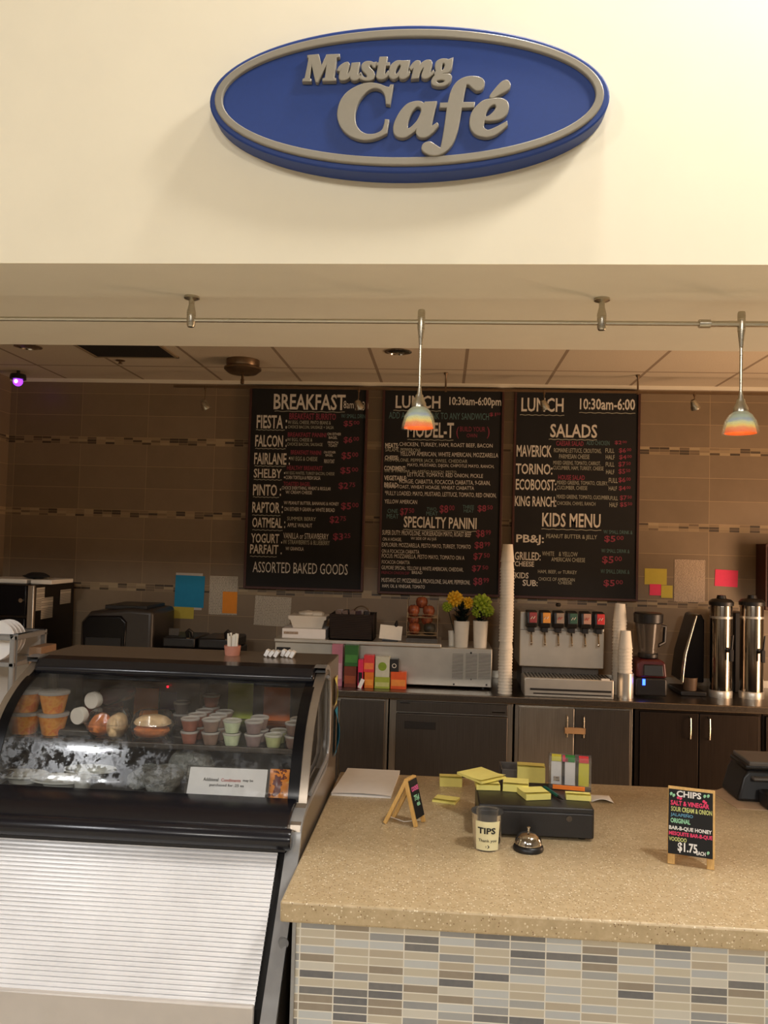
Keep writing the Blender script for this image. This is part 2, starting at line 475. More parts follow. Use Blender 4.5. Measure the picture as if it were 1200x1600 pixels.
S_box('wall_front', MT['soffit'], -5.4, 5.0, YF0 + .004, YF1, ZS, 4.75)
S_box('trim_1', MT['paint'], -5.4, 5.0, YF0, YF0 + .004, ZS, 4.6)
LX0, LX1, LY = -5.4, 5.0, -9.0
S_box('wall_lobby_left', MT['lobby_wall'], LX0 - .1, LX0, LY, YF1, 0, 4.6)
S_box('wall_lobby_right', MT['lobby_wall'], LX1, LX1 + .1, LY, YF1, 0, 4.6)
S_box('wall_lobby_back', MT['lobby_wall'], LX0, LX1, LY - .1, LY, 0, 4.6)
S_box('ceiling_lobby', MT['lobby_wall'], LX0, LX1, LY, YF0, 4.6, 4.7)
S_box('wall_front_left', MT['paint'], LX0, XL, YF0, YF1, 0, ZS)
S_box('wall_front_right', MT['paint'], XR, LX1, YF0, YF1, 0, ZS)
S_box('trim_2', MT['soffit'], XL, XR, YB - .02, YB, ZC - .024, ZC)
S_box('trim_3', MT['steel'], XL + .01, XR - .01, YB - .016, YB - .001, .866, .915)

# ================================================================== hanging sign
MT['sign_blue'] = pm('satin_blue_paint', S(12, 52, 124), .5, var=.03, scale=90)
MT['sign_blue_edge'] = pm('blue_edge_paint', S(12, 52, 124), .4, var=.03)
MT['sign_grey'] = pm('champagne_grey_paint', S(146, 139, 124), .33, .0, var=.02, scale=90)
YS = 1.935
cxs, czs = (W(327, 166, YS)[0] + W(953, 152, YS)[0]) / 2, (W(640, 39, YS)[1] + W(640, 270, YS)[1]) / 2
rxs, rzs = (W(953, 152, YS)[0] - W(327, 166, YS)[0]) / 2, (W(640, 39, YS)[1] - W(640, 270, YS)[1]) / 2
sign = thing('cafe_sign', 'big oval blue sign with raised grey ring and serif letters on the cream wall', 'sign', (cxs, YF0, czs - rzs))
m = MB(bevel=.004)
m.prism([(cxs + rxs*math.cos(2*PI*i/96), YS, czs + rzs*math.sin(2*PI*i/96)) for i in range(96)], (0, YF0 - YS, 0))
m.build('panel', MT['sign_blue'], sign)
def ell(k): return [(cxs + (rxs - k)*math.cos(2*PI*i/96), czs + (rzs - k)*math.sin(2*PI*i/96)) for i in range(96)]
toS = Matrix(((1, 0, 0, 0), (0, 0, -1, YS), (0, 1, 0, 0), (0, 0, 0, 1)))
outline_mesh('ring', [ell(.018), ell(.0315)], .010, .003, MT['sign_grey'], sign, toS @ Matrix.Translation((0, 0, .002)))
C = 1
GL = {
 'M': ('A', [[(108,120,C),(262,108,C),(308,300,C),(392,110,C),(572,105,C),(570,128,C),(528,138,C),(490,455,C),(518,468,C),(515,486,C),(335,490,C),(335,470,C),(372,458,C),(405,190,C),(248,505,C),(228,500,C),(160,190,C),(120,462,C),(148,475,C),(145,495,C),(35,495,C),(38,475,C),(68,462,C),(132,145,C),(108,140,C)]]),
 'u': ('A', [[(555,335,C),(580,290),(640,240),(700,222),(722,245,C),(690,410),(712,400),(750,330),(770,235,C),(875,228,C),(850,395),(864,415,C),(898,380,C),(905,405),(860,462),(805,482),(758,462),(745,405,C),(715,445),(660,475),(605,478),(582,450),(590,380),(622,300,C),(582,345,C)]]),
 's': ('A', [[(1122,222,C),(1108,288,C),(1085,282,C),(1060,248),(1026,262),(1028,300),(1080,350),(1100,400),(1085,455),(1035,482),(960,482),(895,460,C),(885,400,C),(905,395,C),(935,440),(975,455),(1003,435),(990,395),(940,345),(918,290),(935,240),(985,212),(1050,212),(1090,230,C)]]),
 't': ('B', [[(85,140,C),(178,138,C),(165,218,C),(212,220,C),(208,248,C),(158,248,C),(138,375),(150,395),(196,345,C),(205,368),(175,415),(120,445),(60,440),(35,410),(45,350),(62,248,C),(35,248,C),(40,222,C),(68,220,C)]]),
 'a': ('B', [[(395,195,C),(500,190,C),(470,355),(480,375),(502,345,C),(500,375),(455,425),(400,442),(365,420),(366,372,C),(320,425),(265,442),(220,410),(215,340),(250,250),(310,200),(360,190)],
            [(380,240),(388,270),(360,340),(315,390),(295,375),(300,320),(330,260),(360,235)]]),
 'n': ('B', [[(515,290,C),(560,225),(610,192),(650,195,C),(658,225),(645,280,C),(690,220),(750,185),(800,185),(825,215),(815,280),(795,360),(808,372),(848,335,C),(850,358),(810,400),(750,435),(700,430),(688,395),(718,300),(705,275,C),(675,310),(648,360),(630,430,C),(540,440,C),(570,300),(562,285),(530,310,C)]]),
 'g': ('B', [[(1065,178,C),(1125,155,C),(1118,205,C),(1105,290),(1060,350),(985,366),(975,385,C),(1060,385),(1105,408),(1085,480),(1020,535),(930,548),(850,530),(828,490),(848,435),(880,400),(872,375),(895,335,C),(882,270),(900,205),(960,170),(1020,165)],
            [(1010,215),(1025,245),(1005,310),(975,335),(960,310),(970,240),(990,215)], [(900,465),(960,452),(1010,460),(1022,485),(990,510),(930,520),(888,500)]]),
 'C': ('D3', [[(660,95,C),(625,300,C),(592,295,C),(580,200),(540,145),(480,122),(410,135),(340,190),(280,270),(245,370),(240,470),(260,550),(310,610),(380,640),(470,635),(540,600),(568,545),(582,478,C),(612,482,C),(590,620,C),(500,665),(400,690),(290,685),(180,640),(100,560),(60,460),(60,370),(95,260),(170,170),(280,105),(390,75),(500,85),(580,115),(625,125,C),(640,95,C)]]),
 'a2': ('D3', [[(1020,285,C),(1140,280,C),(1085,520),(1090,552),(1148,515,C),(1155,540),(1100,610),(1030,660),(960,662),(925,620),(935,560,C),(870,620),(790,665),(710,655),(675,600),(685,510),(740,400),(820,310),(910,278),(975,282),(1002,305,C)],
             [(930,325),(975,345),(978,390),(940,480),(880,550),(830,578),(818,540),(830,470),(870,380)]]),
 'f': ('D4', [[(795,120),(770,180),(710,195),(665,165),(620,125),(585,125,C),(560,230),(540,345,C),(680,345,C),(672,390,C),(530,395,C),(500,570),(470,700),(420,820),(340,910),(240,955),(140,940),(75,890),(90,830),(160,805),(220,840),(290,885,C),(310,800),(340,620),(370,395,C),(285,395,C),(290,352,C),(380,350,C),(410,230),(460,130),(540,65),(640,40),(740,50),(785,80)]]),
 'e': ('D4', [[(870,305),(980,295),(1060,330),(1080,400),(1050,480),(980,530),(880,548),(800,545,C),(785,610),(800,650),(850,670),(950,630),(1060,570,C),(1065,605,C),(980,680),(900,725),(810,740),(710,715),(650,650),(635,560),(660,460),(730,370),(800,320)],
            [(930,360),(945,395),(915,450),(860,500),(815,512),(812,470),(840,410),(890,365)], [(870,280,C),(880,250),(960,150),(1020,95),(1075,90),(1100,140),(1070,190),(980,240),(900,285,C)]]),
}
FR = {'A': (470, 75, 9.6), 'B': (585, 75, 9.23), 'D3': (520, 120, 7.06), 'D4': (650, 115, 7.5)}
YL = YS - .012
for k, (fr, loops) in GL.items():
    ox, oy, sc = FR[fr]
    L = []
    for lp in loops:
        pts = smooth_loop(lp)
        L.append([W(ox + u/sc, oy + v/sc, YL) for u, v in pts])
    outline_mesh('letter', L, .012, .0022, MT['sign_grey'], sign, toS @ Matrix.Translation((0, 0, .006)))

# ================================================================== track rail with pendants
RY, RZ = 2.268, 2.382
rail = thing('track_rail', 'thin satin track rail under the beam that carries two glass pendants', 'light track', (-.2, RY, RZ))
m = MB(); m.tube([(XL, RY, RZ), (.70, RY, RZ)], .0065, 8); m.tube([(.70, RY, RZ), (XR, RY, RZ)], .0085, 8); m.build('rail', MT['nickel'], rail)
m = MB(); m.cyl((.682, RY, RZ), (.712, RY, RZ), .0115); m.build('connector', MT['nickel'], rail)
for x in (-.733, .421, 1.58, -1.9):
    m = MB(); m.lathe([(.022, 0), (.022, -.006), (.008, -.012), (.008, -.024), (.013, -.045), (.012, -.082), (.009, -.088)], (x, RY, ZS), 14)
    m.build('standoff', MT['nickel'], rail)
def dichroic():
    t = NT('dichroic_glass_insert'); o = t.xyz(t.coord())
    n = t.noise(t.coord(), 34, 3)
    f = t.math('ADD', t.math('MULTIPLY', o[2], 20.0), t.math('MULTIPLY', t.math('SUBTRACT', n, .5), .28))
    col = t.ramp(f, [(0, S(232, 92, 44)), (.28, S(246, 128, 52)), (.44, S(255, 214, 92)), (.62, S(240, 236, 170)), (.74, S(120, 150, 232)), (.9, S(170, 200, 190))])
    t.set(Base_Color=col, Roughness=.25, Emission_Color=col, Emission_Strength=.5); return t.m  # glow put into the insert's own colour; the bulb gives no light
MT['dichroic'] = dichroic()
t = NT('frosted_green_glass')
t.set(Base_Color=S(206, 214, 190), Roughness=.25, Alpha=t.math('MULTIPLY_ADD', t.xyz(t.coord())[2], 11.0, .06), Coat_Weight=.5)
MT['frost'] = t.m
def pendant(name):
    r = thing(name, 'glass pendant lamp with satin stem hanging nearest the breakfast and first lunch boards', 'pendant lamp', (0, 0, 0), 0, 'pendant lamps on the track rail')
    m = MB(); m.lathe([(.009, .335), (.0105, .33), (.0105, .285), (.0075, .262), (.0045, .235)], n=14); m.build('connector', MT['nickel'], r, True)
    m = MB(); m.lathe([(.0045, .24), (.0042, .12), (.009, .085), (.011, .08)], n=12); m.build('stem', MT['nickel'], r, True)
    m = MB(); m.lathe([(.0105, .095), (.012, .085), (.019, .072), (.021, .055), (.020, .052)], n=18); m.build('socket', MT['nickel'], r, True)
    m = MB(); m.lathe([(.0205, .06), (.030, .052), (.040, .036), (.046, .016), (.049, 0), (.0465, 0), (.0435, .016), (.0375, .034), (.028, .049)], n=28, cap=False)
    m.build('glass_shade', MT['frost'], r, True)
    m = MB(); m.lathe([(.012, .055), (.026, .045), (.034, .030), (.039, .012), (.041, .002)], n=28, cap=False); m.build('dichroic_liner', MT['dichroic'], r, True)
    m = MB(); m.lathe([(.006, .05), (.008, .03), (.006, .018), (0, .016)], n=10); m.build('bulb', MT['white_plastic'], r, True)
    return r
pa = pendant('pendant_lamp'); pa.location = (P(654, 670, y=RY).x, RY, 2.0805)
copy_tree(pa, loc=(P(1157, 678, y=RY).x, RY, 2.0805), label='glass pendant lamp with satin stem hanging at the right, beyond the salads board')

# ================================================================== kitchen ceiling fittings
m = MB(); m.box(-2.235, -1.70, 4.50, 5.03, ZC - .006, ZC + .004); 
vent = thing('ceiling_vent', 'dark square vent panel in the kitchen ceiling', 'ceiling vent', (-1.97, 4.77, ZC))
m.build('grille', MT['black_matte'], vent)
m = MB()
for a in ((-2.24, -2.22, 4.5, 5.035), (-1.715, -1.695, 4.5, 5.035), (-2.24, -1.695, 5.02, 5.04)): m.box(a[0], a[1], a[2], a[3], ZC - .009, ZC + .002)
m.build('frame', pm('tan_frame', S(150, 132, 106), .6), vent)
MT['bronze'] = pm('brushed_bronze', S(120, 100, 78), .35, .8)
cx, cy = -1.30, 5.10
can = thing('track_feed_canopy', 'round bronze canopy on the kitchen ceiling feeding the spot track', 'ceiling canopy', (cx, cy, ZC))
m = MB(); m.lathe([(.105, 0), (.105, -.035), (.10, -.045), (.118, -.05), (.118, -.062), (.09, -.085), (.04, -.095), (0, -.097)], (cx, cy, ZC), 32); m.build('housing', MT['bronze'], can)
m = MB(); m.lathe([(.008, -.09), (.008, -.12), (.012, -.125), (.012, -.15), (.005, -.155)], (cx, cy, ZC), 12); m.build('stem', MT['bronze'], can)
TY, TZ = 5.40, 2.80
m = MB(); m.box(P(272, 590, y=TY).x, XR - .4, TY - .006, TY + .006, TZ - .008, TZ + .008)
tr = thing('spot_track', 'dark thin lighting track below the kitchen ceiling before the menu boards', 'light track', (0, TY, TZ))
m.build('rail', MT['bronze'], tr)
for px in (697, 997):
    x = P(px, 580, y=TY).x
    m = MB(); m.lathe([(.014, ZC - TZ), (.014, ZC - TZ - .01), (.006, ZC - TZ - .02), (.006, 0), (.009, -.005), (.009, -.014)], (x, TY, TZ), 10); m.build('standoff', MT['bronze'], tr)
where = {320: 'left of the breakfast board', 560: 'over the corner of the breakfast board', 850: 'in front of the right-hand lunch heading', 1085: 'right of the salads board'}
for px, wh in where.items():
    x, z = W(px, 632, TY)
    sp = thing('spot_lamp', 'tiny nickel spot lamp on a wire stem hanging ' + wh, 'spot lamp', (x, TY, z), 0, 'spot lamps on the kitchen track')
    m = MB(); m.tube([(x, TY, TZ), (x, TY, TZ - .06), (x - .004, TY, z + .03)], .0035, 8); m.cyl((x, TY, TZ + .008), (x, TY, TZ - .02), .008, n=10); m.build('stem', MT['bronze'], sp)
    m = MB(); tl = Matrix.Rotation(R(-24), 4, 'Y') @ Matrix.Rotation(R(20), 4, 'X')
    m.lathe([(.012, .032), (.02, .02), (.030, -.02), (.030, -.032), (.026, -.03), (.018, -.01)], (x, TY, z), 16, m=tl, cap=False); m.build('reflector', MT['nickel'], sp)
    m = MB(); m.lathe([(.014, -.012), (.012, -.024), (0, -.027)], (x, TY, z), 12, m=tl); m.build('bulb', MT['chrome'], sp)
for px, py, wh in ((622, 549, 'recessed chrome downlight in the kitchen ceiling above the first lunch board'), (44, 541, 'recessed chrome downlight in the kitchen ceiling near the left wall')):
    p = P(px, py, z=ZC)
    dl = thing('downlight', wh, 'downlight', p, 0, 'recessed downlights')
    m = MB(); m.lathe([(.082, .001), (.082, -.005), (.066, -.008), (.062, .0)], p, 28, cap=False); m.build('trim_ring', MT['chrome'], dl)
    m = MB(); m.lathe([(.063, -.002), (.03, -.004), (0, -.004)], p, 24); m.build('reflector', MT['chrome'], dl)
p = P(188, 563, z=ZC)
spk = thing('sprinkler_head', 'small sprinkler head in the kitchen ceiling beside the dark vent', 'sprinkler', p)
m = MB(); m.lathe([(.03, 0), (.03, -.004), (.009, -.008), (.009, -.02)], p, 14); m.build('escutcheon', MT['bronze'], spk)
m = MB(); m.lathe([(.014, -.02), (.014, -.023)], p, 12); m.build('deflector', MT['bronze'], spk)
x, z = W(28, 596, 5.5)
cm = thing('dome_camera', 'small camera with glowing purple ring in the upper left kitchen corner', 'camera', (x, 5.5, z))
m = MB(); m.lathe([(.012, ZC - z), (.012, .055), (.05, .05), (.055, .03), (.055, .015)], (x, 5.5, z), 20); m.build('housing', MT['black_plastic'], cm)
m = MB(); m.ball((x, 5.5, z), .034, .034, .034, 16); m.build('glowing_lens', emit('purple_glow', S(150, 60, 230), 2.2), cm)
m = MB(); m.ball((x + .002, 5.47, z - .004), .014, .01, .014, 10); m.build('lens', emit('pale_purple_glow', S(225, 190, 255), 3), cm)

# ================================================================== service counter
CT, CY0, CY1, CX0 = .95, 1.853, 2.925, -.345
counter = thing('service_counter', 'service counter with beige speckled stone top and striped mosaic front', 'counter', (1.2, 2.35, 0))
m = MB(bevel=.006, bseg=3); m.box(CX0, XR - .02, CY0, CY1, CT - .047, CT); m.build('countertop', MT['quartz'], counter)
m = MB(); m.box(-.313, XR - .02, CY0 + .04, CY0 + .055, .1, CT - .047); m.build('mosaic_panel', MT['mosaic'], counter)
m = MB(bevel=.001); m.box(-.3215, -.313, CY0 + .034, CY0 + .06, .1, CT - .047); m.build('edge_trim', MT['alu'], counter)
m = MB(); m.box(-.32, XR - .02, CY0 + .055, CY1 - .06, .0, CT - .047); m.build('carcass', MT['black_matte'], counter)
# ================================================================== refrigerated display case
KL, KR = -1.29, -.35
case = thing('display_case', 'curved-glass refrigerated display case with white ribbed front beside the counter', 'display case', ((KL + KR)/2, 2.3, 0))
gcurve = [(2.50, 1.335), (2.43, 1.312), (2.37, 1.275), (2.325, 1.235), (2.29, 1.185), (2.262, 1.125), (2.240, 1.075), (2.232, 1.05)]
open_loop = [(2.535, 1.345, C)] + [(y + .012, z) for y, z in gcurve[1:-1]] + [(2.236, 1.055, C), (2.57, 1.058), (2.625, 1.075), (2.65, 1.12), (2.648, 1.22), (2.638, 1.30), (2.60, 1.342)]
outer = [(2.84, 1.372), (2.56, 1.372), (2.50, 1.345)] + gcurve[1:] + [(2.14, 1.022), (2.119, .963), (1.868, .672), (1.80, .59), (1.80, .0), (2.84, .0)]
toYZ = lambda x: Matrix(((0, 0, 1, x), (1, 0, 0, 0), (0, 1, 0, 0), (0, 0, 0, 1)))
MT['case_side'] = pm('bronze_side_panel', S(142, 130, 116), .26, .45, var=.04)
MT['case_black'] = pm('black_case_trim', S(24, 24, 30), .22, var=.06)
lp = smooth_loop(open_loop, 4)
for nm, x, xs in (('end_panel', KR - .015, KR), ('end_panel', KL + .015, KL)):
    outline_mesh(nm, [outer, lp], .028, 0, MT['case_side'], case, toYZ(x))
rim = [(2.50, 1.368), (2.555, 1.371), (2.605, 1.352), (2.638, 1.30), (2.65, 1.22), (2.655, 1.13), (2.632, 1.075), (2.575, 1.052), (2.4, 1.046), (2.22, 1.038), (2.15, 1.015), (2.119, .963), (1.99, .815), (1.868, .672), (1.802, .59), (1.802, .1)]
def rim_pts(n=4):
    out = []
    for i in range(len(rim) - 1):
        p0, p1, p2, p3 = rim[max(i-1, 0)], rim[i], rim[i+1], rim[min(i+2, len(rim)-1)]
        for k in range(n):
            t = k/n; out.append(tuple(.5*((2*p1[j]) + (-p0[j]+p2[j])*t + (2*p0[j]-5*p1[j]+4*p2[j]-p3[j])*t*t + (-p0[j]+3*p1[j]-3*p2[j]+p3[j])*t**3) for j in (0, 1)))
    return out + [rim[-1]]
for xa, xb in ((KR - .034, KR + .002), (KL - .002, KL + .034)):
    rp = rim_pts(); m = MB(smooth=50); k = len(rp)
    def off(i, d):
        a, b = rp[max(i-1, 0)], rp[min(i+1, k-1)]
        ty, tz = b[0]-a[0], b[1]-a[1]; L = math.hypot(ty, tz) or 1
        return rp[i][0] + d*tz/L, rp[i][1] - d*ty/L
    vs = []
    for i in range(k):
        for x, d in ((xa, -.007), (xb, -.007), (xb, .007), (xa, .007)):
            y, z = off(i, d); vs.append((x, y, z))
    fs = [(i*4+j, i*4+(j+1) % 4, (i+1)*4+(j+1) % 4, (i+1)*4+j) for i in range(k-1) for j in range(4)]
    m._new(vs, fs); m.build('metal_trim', MT['alu'], case)
# second thin inner trim along the back of the end window
m = MB(); m.tube([(KR + .001, y, z) for y, z in [(2.56, 1.34), (2.60, 1.325), (2.618, 1.28), (2.625, 1.2), (2.625, 1.125), (2.60, 1.09), (2.55, 1.078), (2.4, 1.07), (2.27, 1.064)]], .006, 8); m.build('window_gasket', MT['alu'], case)
m = MB(); m.prism([(KR - .018, y, z) for y, z in lp], (.004, 0, 0)); m.build('end_glass', MT['side_glass'], case)
m = MB(); m.prism([(KL + .014, y, z) for y, z in lp], (.004, 0, 0)); m.build('end_glass', MT['side_glass'], case)
xi0, xi1 = KL + .03, KR - .03
gl = []
for i in range(len(gcurve)-1):
    p0, p1, p2, p3 = gcurve[max(i-1, 0)], gcurve[i], gcurve[i+1], gcurve[min(i+2, len(gcurve)-1)]
    for k in range(4):
        t = k/4; gl.append(tuple(.5*((2*p1[j]) + (-p0[j]+p2[j])*t + (2*p0[j]-5*p1[j]+4*p2[j]-p3[j])*t*t + (-p0[j]+3*p1[j]-3*p2[j]+p3[j])*t**3) for j in (0, 1)))
gl.append(gcurve[-1])
def sheet(name, x0, x1, mat, lift=0, par=case):
    m = MB(smooth=60); vs = []
    for y, z in gl: vs += [(x0, y - lift, z + lift), (x1, y - lift, z + lift)]
    m._new(vs, [(2*i, 2*i+1, 2*i+3, 2*i+2) for i in range(len(gl)-1)])
    return m.build(name, mat, par)
sheet('front_glass', xi0 + .022, xi1 - .022, MT['case_glass'])
e1 = sheet('glass_edge_band', xi1 - .024, xi1 + .006, MT['black_gloss'], .002)
e2 = sheet('glass_edge_band', xi0 - .006, xi0 + .024, MT['black_gloss'], .002)
m = MB(bevel=.012, bseg=4); m.prism([(xi0, y, z) for y, z in ((2.485, 1.325), (2.475, 1.345), (2.50, 1.372), (2.57, 1.376), (2.57, 1.345))], (xi1 - xi0, 0, 0)); m.build('top_bar', MT['case_black'], case)
m = MB(bevel=.003); m.box(KL + .002, KR - .002, 2.565, 2.84, 1.352, 1.374); m.build('top_slab', MT['case_side'], case)
m = MB(bevel=.004); m.prism([(xi0, y, z) for y, z in ((2.245, 1.057), (2.232, 1.060), (2.115, 1.030), (2.105, 1.022), (2.105, .96), (2.245, .96))], (xi1 - xi0, 0, 0)); m.build('lower_fascia', MT['case_black'], case)
m = MB(); m.lathe([(.0, -.465), (.024, -.462), (.026, -.455), (.026, .455), (.024, .462), (0, .465)], ((KL+KR)/2 - .008, 2.098, .999), 20, m=Matrix.Rotation(PI/2, 4, 'Y')); m.build('bumper_rail', MT['case_black'], case)
m = MB(); m.box(xi0, xi1, 2.085, 2.106, .972, .985); m.build('bumper_base', MT['case_black'], case)
# ribbed white front: real ribs running across
a, b = Vector((2.118, .974)), Vector((1.885, .700)); n_r = 34
d = (b - a); nrm = Vector((d.y, -d.x)).normalized(); prof = []
for i in range(n_r):
    for f, h in ((0, -.0035), (.12, -.0035), (.17, 0), (.5, .0012), (.95, 0), (1, -.0035)):
        q = a + d*((i + f)/n_r) + nrm*h; prof.append((q.x, q.y))
m = MB(smooth=25); vs = []; xr0, xr1 = xi0 + .01, xi1 - .022
for y, z in prof: vs += [(xr0, y, z), (xr1, y, z)]
m._new(vs, [(2*i, 2*i+1, 2*i+3, 2*i+2) for i in range(len(prof)-1)])
m.build('ribbed_front', MT['ribbed'], case)
m = MB(); m.prism([(xi0 + .002, y, z) for y, z in ((2.14, .965), (2.128, .955), (1.897, .685), (1.897, .66), (2.14, .66))], (xi1 - xi0 - .004, 0, 0)); m.build('front_backing', MT['black_matte'], case)
MT['base_grey'] = pm('grey_base_panel', S(206, 199, 192), .4, .2, var=.05, scale=8)
m = MB(bevel=.004); m.box(xr0, xr1, 1.872, 1.888, .12, .703); m.build('base_panel', MT['base_grey'], case)
m = MB(); m.box(xi0, xi1, 1.90, 2.82, .05, .66); m.build('base_box', MT['black_matte'], case)
m = MB(); m.cyl((KR - .012, 1.985, .80), (KR - .004, 1.965, .803), .012); m.build('screw_cap', MT['alu'], case)
DZ = 1.03
MT['deck'] = pm('dark_steel_deck', S(86, 82, 78), .4, .5)
m = MB(); m.box(xi0, xi1, 2.25, 2.80, DZ - .03, DZ); m.build('deck', MT['deck'], case)
SZ = 1.15
m = MB(bevel=.002); m.box(xi0, xi1, 2.395, 2.78, SZ - .008, SZ); m.build('shelf', MT['side_glass'], case)
m = MB(bevel=.002); m.box(xi0, xi1, 2.388, 2.398, SZ - .012, SZ + .004); m.build('shelf_rail', MT['steel_dark'], case)
MT['rear_door'] = pm('smoky_rear_door', S(58, 52, 46), .25, var=.2, scale=6)
for i, (x0, x1) in enumerate(((xi0, -.80), (-.82, xi1))):
    m = MB(bevel=.003); m.box(x0, x1, 2.80 + .012*i, 2.81 + .012*i, DZ, 1.35); o = m.build('rear_door', MT['rear_door'], case)
    m = MB(bevel=.003)
    for bx in ((x0, x0 + .022, DZ, 1.35), (x1 - .022, x1, DZ, 1.35), (x0, x1, 1.325, 1.35), (x0, x1, DZ, DZ + .025)): m.box(bx[0], bx[1], 2.792 + .012*i, 2.802 + .012*i, bx[2], bx[3])
    m.build('door_frame', MT['steel_dark'], o)
m = MB(); m.ball(P(262, 1073, y=2.785), .004, .004, .004, 8); m.build('indicator_light', emit('red_led', S(255, 20, 40), 4), case)
# ---- things inside the case
papers = [(208, 248, 1076, 1122, S(250, 150, 44), 'orange sheet taped inside the display case at its left', 'o'),
          (355, 396, 1068, 1122, S(206, 222, 84), 'green sheet taped inside the display case at its middle', 'g'),
          (411, 454, 1075, 1126, S(248, 126, 52), 'rust orange sheet taped inside the display case at its right', 'r'),
          (250, 276, 1082, 1108, S(96, 86, 140), 'small dark purple sheet inside the display case beside the left orange sheet', 'p')]
for x0, x1, y0, y1, c, lab, k in papers:
    (xa, za), (xb, zb) = W(x0, y1, 2.78), W(x1, y0, 2.78)
    m = MB(); m.box(xa, xb, 2.781, 2.783, za, zb); tag(m.build('coloured_sheet', pm('sheet_' + k, c, .8, var=.05), None), lab, 'paper', 'coloured sheets in the case')
def sauce_cup(body, content):
    r = thing('sauce_cup', 'x', 'sauce cup', (0, 0, 0), 0, 'portion cups of sauce in the case')
    m = MB(); m.lathe([(.0, 0), (.0185, 0), (.0195, .002), (.0265, .031), (.0265, .0335)], n=20); m.build('cup_body', body, r, True)
    m = MB(); m.lathe([(.0262, .031), (.0285, .0315), (.0285, .036), (.0262, .0375), (.0245, .0345), (0, .0345)], n=20); m.build('lid', MT['lid'], r, True)
    return r
t = NT('clear_lid'); t.set(Base_Color=S(205, 200, 192), Roughness=.12, Alpha=.55); MT['lid'] = t.m
cc = {'red': S(150, 92, 74), 'taupe': S(146, 120, 106), 'mint': S(206, 216, 178), 'mauve': S(138, 116, 112), 'lime': S(186, 190, 138), 'brown': S(124, 98, 86), 'dark': S(92, 80, 76)}
cm_ = {k: pm('cup_' + k, c, .35, var=.1, scale=60) for k, c in cc.items()}
sc0 = {k: None for k in cc}
colname = {'red': 'salsa red', 'taupe': 'taupe', 'mint': 'pale mint', 'mauve': 'mauve grey', 'lime': 'lime green', 'brown': 'brown', 'dark': 'dark grey'}
stacks = [(296, 'red', 2, 4), (329, 'taupe', 2, 3), (362, 'mint', 2, 1), (396, 'mauve', 2, 2), (427.5, 'lime', 1, 2), (459, 'brown', 2, 2)]
order = ['front', 'second', 'third', 'fourth']
def put_cup(k, loc, lab):
    if sc0[k] is None:
        o = sauce_cup(cm_[k], None); o.location = loc; o['label'] = lab; sc0[k] = o
    else: copy_tree(sc0[k], loc=loc, label=lab)
for px, k, hi, deep in stacks:
    for dpt in range(deep):
        y = 2.425 + .06*dpt
        x = P(px, 1160, y=2.425).x + .004*dpt
        n = hi + (1 if (k == 'red' and dpt == 3) else 0)
        for h in range(n):
            lev = 'single' if n == 1 else ('bottom', 'middle', 'top')[h if n == 3 else h*2]
            put_cup(k, (x, y, SZ + .0375*h), '%s sauce cup, %s cup of its stack, %s row from the glass' % (colname[k], lev, order[dpt]))
for h in range(2):
    put_cup('dark', (P(284, 1110, y=2.66).x, 2.66, SZ + .0375*h), 'dark grey sauce cup at the back of the shelf, ' + ('bottom' if h == 0 else 'top') + ' cup of its stack')
def clam():
    r = thing('clamshell_box', 'clear hinged clamshell with orange pastry, left of the pair on the case shelf', 'food container', (0, 0, 0), 0, 'clamshell boxes in the case')
    sq = lambda rr: rr
    def shell(name, prof):
        m = MB(smooth=30); N = 40; vs = []
        for a_, z in prof:
            for i in range(N):
                th = 2*PI*i/N; c_, s_ = math.cos(th), math.sin(th)
                e = .55; w = 1 + .012*math.cos(N/2*th)
                vs.append((a_*w*abs(c_)**e*(1 if c_ >= 0 else -1), a_*.86*w*abs(s_)**e*(1 if s_ >= 0 else -1), z))
        m._new(vs, [(j*N+i, j*N+(i+1) % N, (j+1)*N+(i+1) % N, (j+1)*N+i) for j in range(len(prof)-1) for i in range(N)])
        return m.build(name, MT['clear_plastic'], r, True)
    shell('base', [(.001, .001), (.048, .001), (.053, .006), (.064, .036)])
    shell('lid', [(.064, .037), (.067, .038), (.067, .042), (.062, .044), (.052, .074), (.046, .079), (.001, .08)])
    return r
MT['pastry'] = pm('orange_pastry', S(228, 138, 74), .55, var=.25, scale=45, bump=.003)
MT['cream_pastry'] = pm('cream_pastry', S(242, 206, 158), .6, var=.15, scale=50, bump=.003)
cl0 = clam(); cl0.location = (P(170, 1150, y=2.47).x, 2.47, SZ)
cl1 = copy_tree(cl0, loc=(P(238, 1147, y=2.47).x, 2.47, SZ), rz=.12, label='clear hinged clamshell with cream and orange roll, right of the pair on the case shelf')
bx, by = cl0.location.x, cl0.location.y
for i, (dx, dz, mt, rx, rz_, lab) in enumerate(((-.025, .034, 'pastry', .034, .029, 'left orange pastry inside the left clamshell'), (.026, .034, 'cream_pastry', .033, .029, 'paler right pastry inside the left clamshell'))):
    m = MB(); m.ball((bx + dx, by - .006, SZ + .004 + rz_), rx*.92, .046, rz_*1.24, 20, wob=.05, seed=i); tag(m.build('pastry', MT[mt]), lab, 'pastry', 'pastries in the clamshells')
bx = cl1.location.x
for i, (dz, mt, lab) in enumerate(((.022, 'pastry', 'lower orange pastry inside the right clamshell'), (.05, 'cream_pastry', 'upper cream pastry inside the right clamshell'))):
    m = MB(); m.ball((bx, by - .004, SZ + dz), .055, .044, .0195, 20, wob=.05, seed=i + 5); tag(m.build('pastry', MT[mt]), lab, 'pastry', 'pastries in the clamshells')
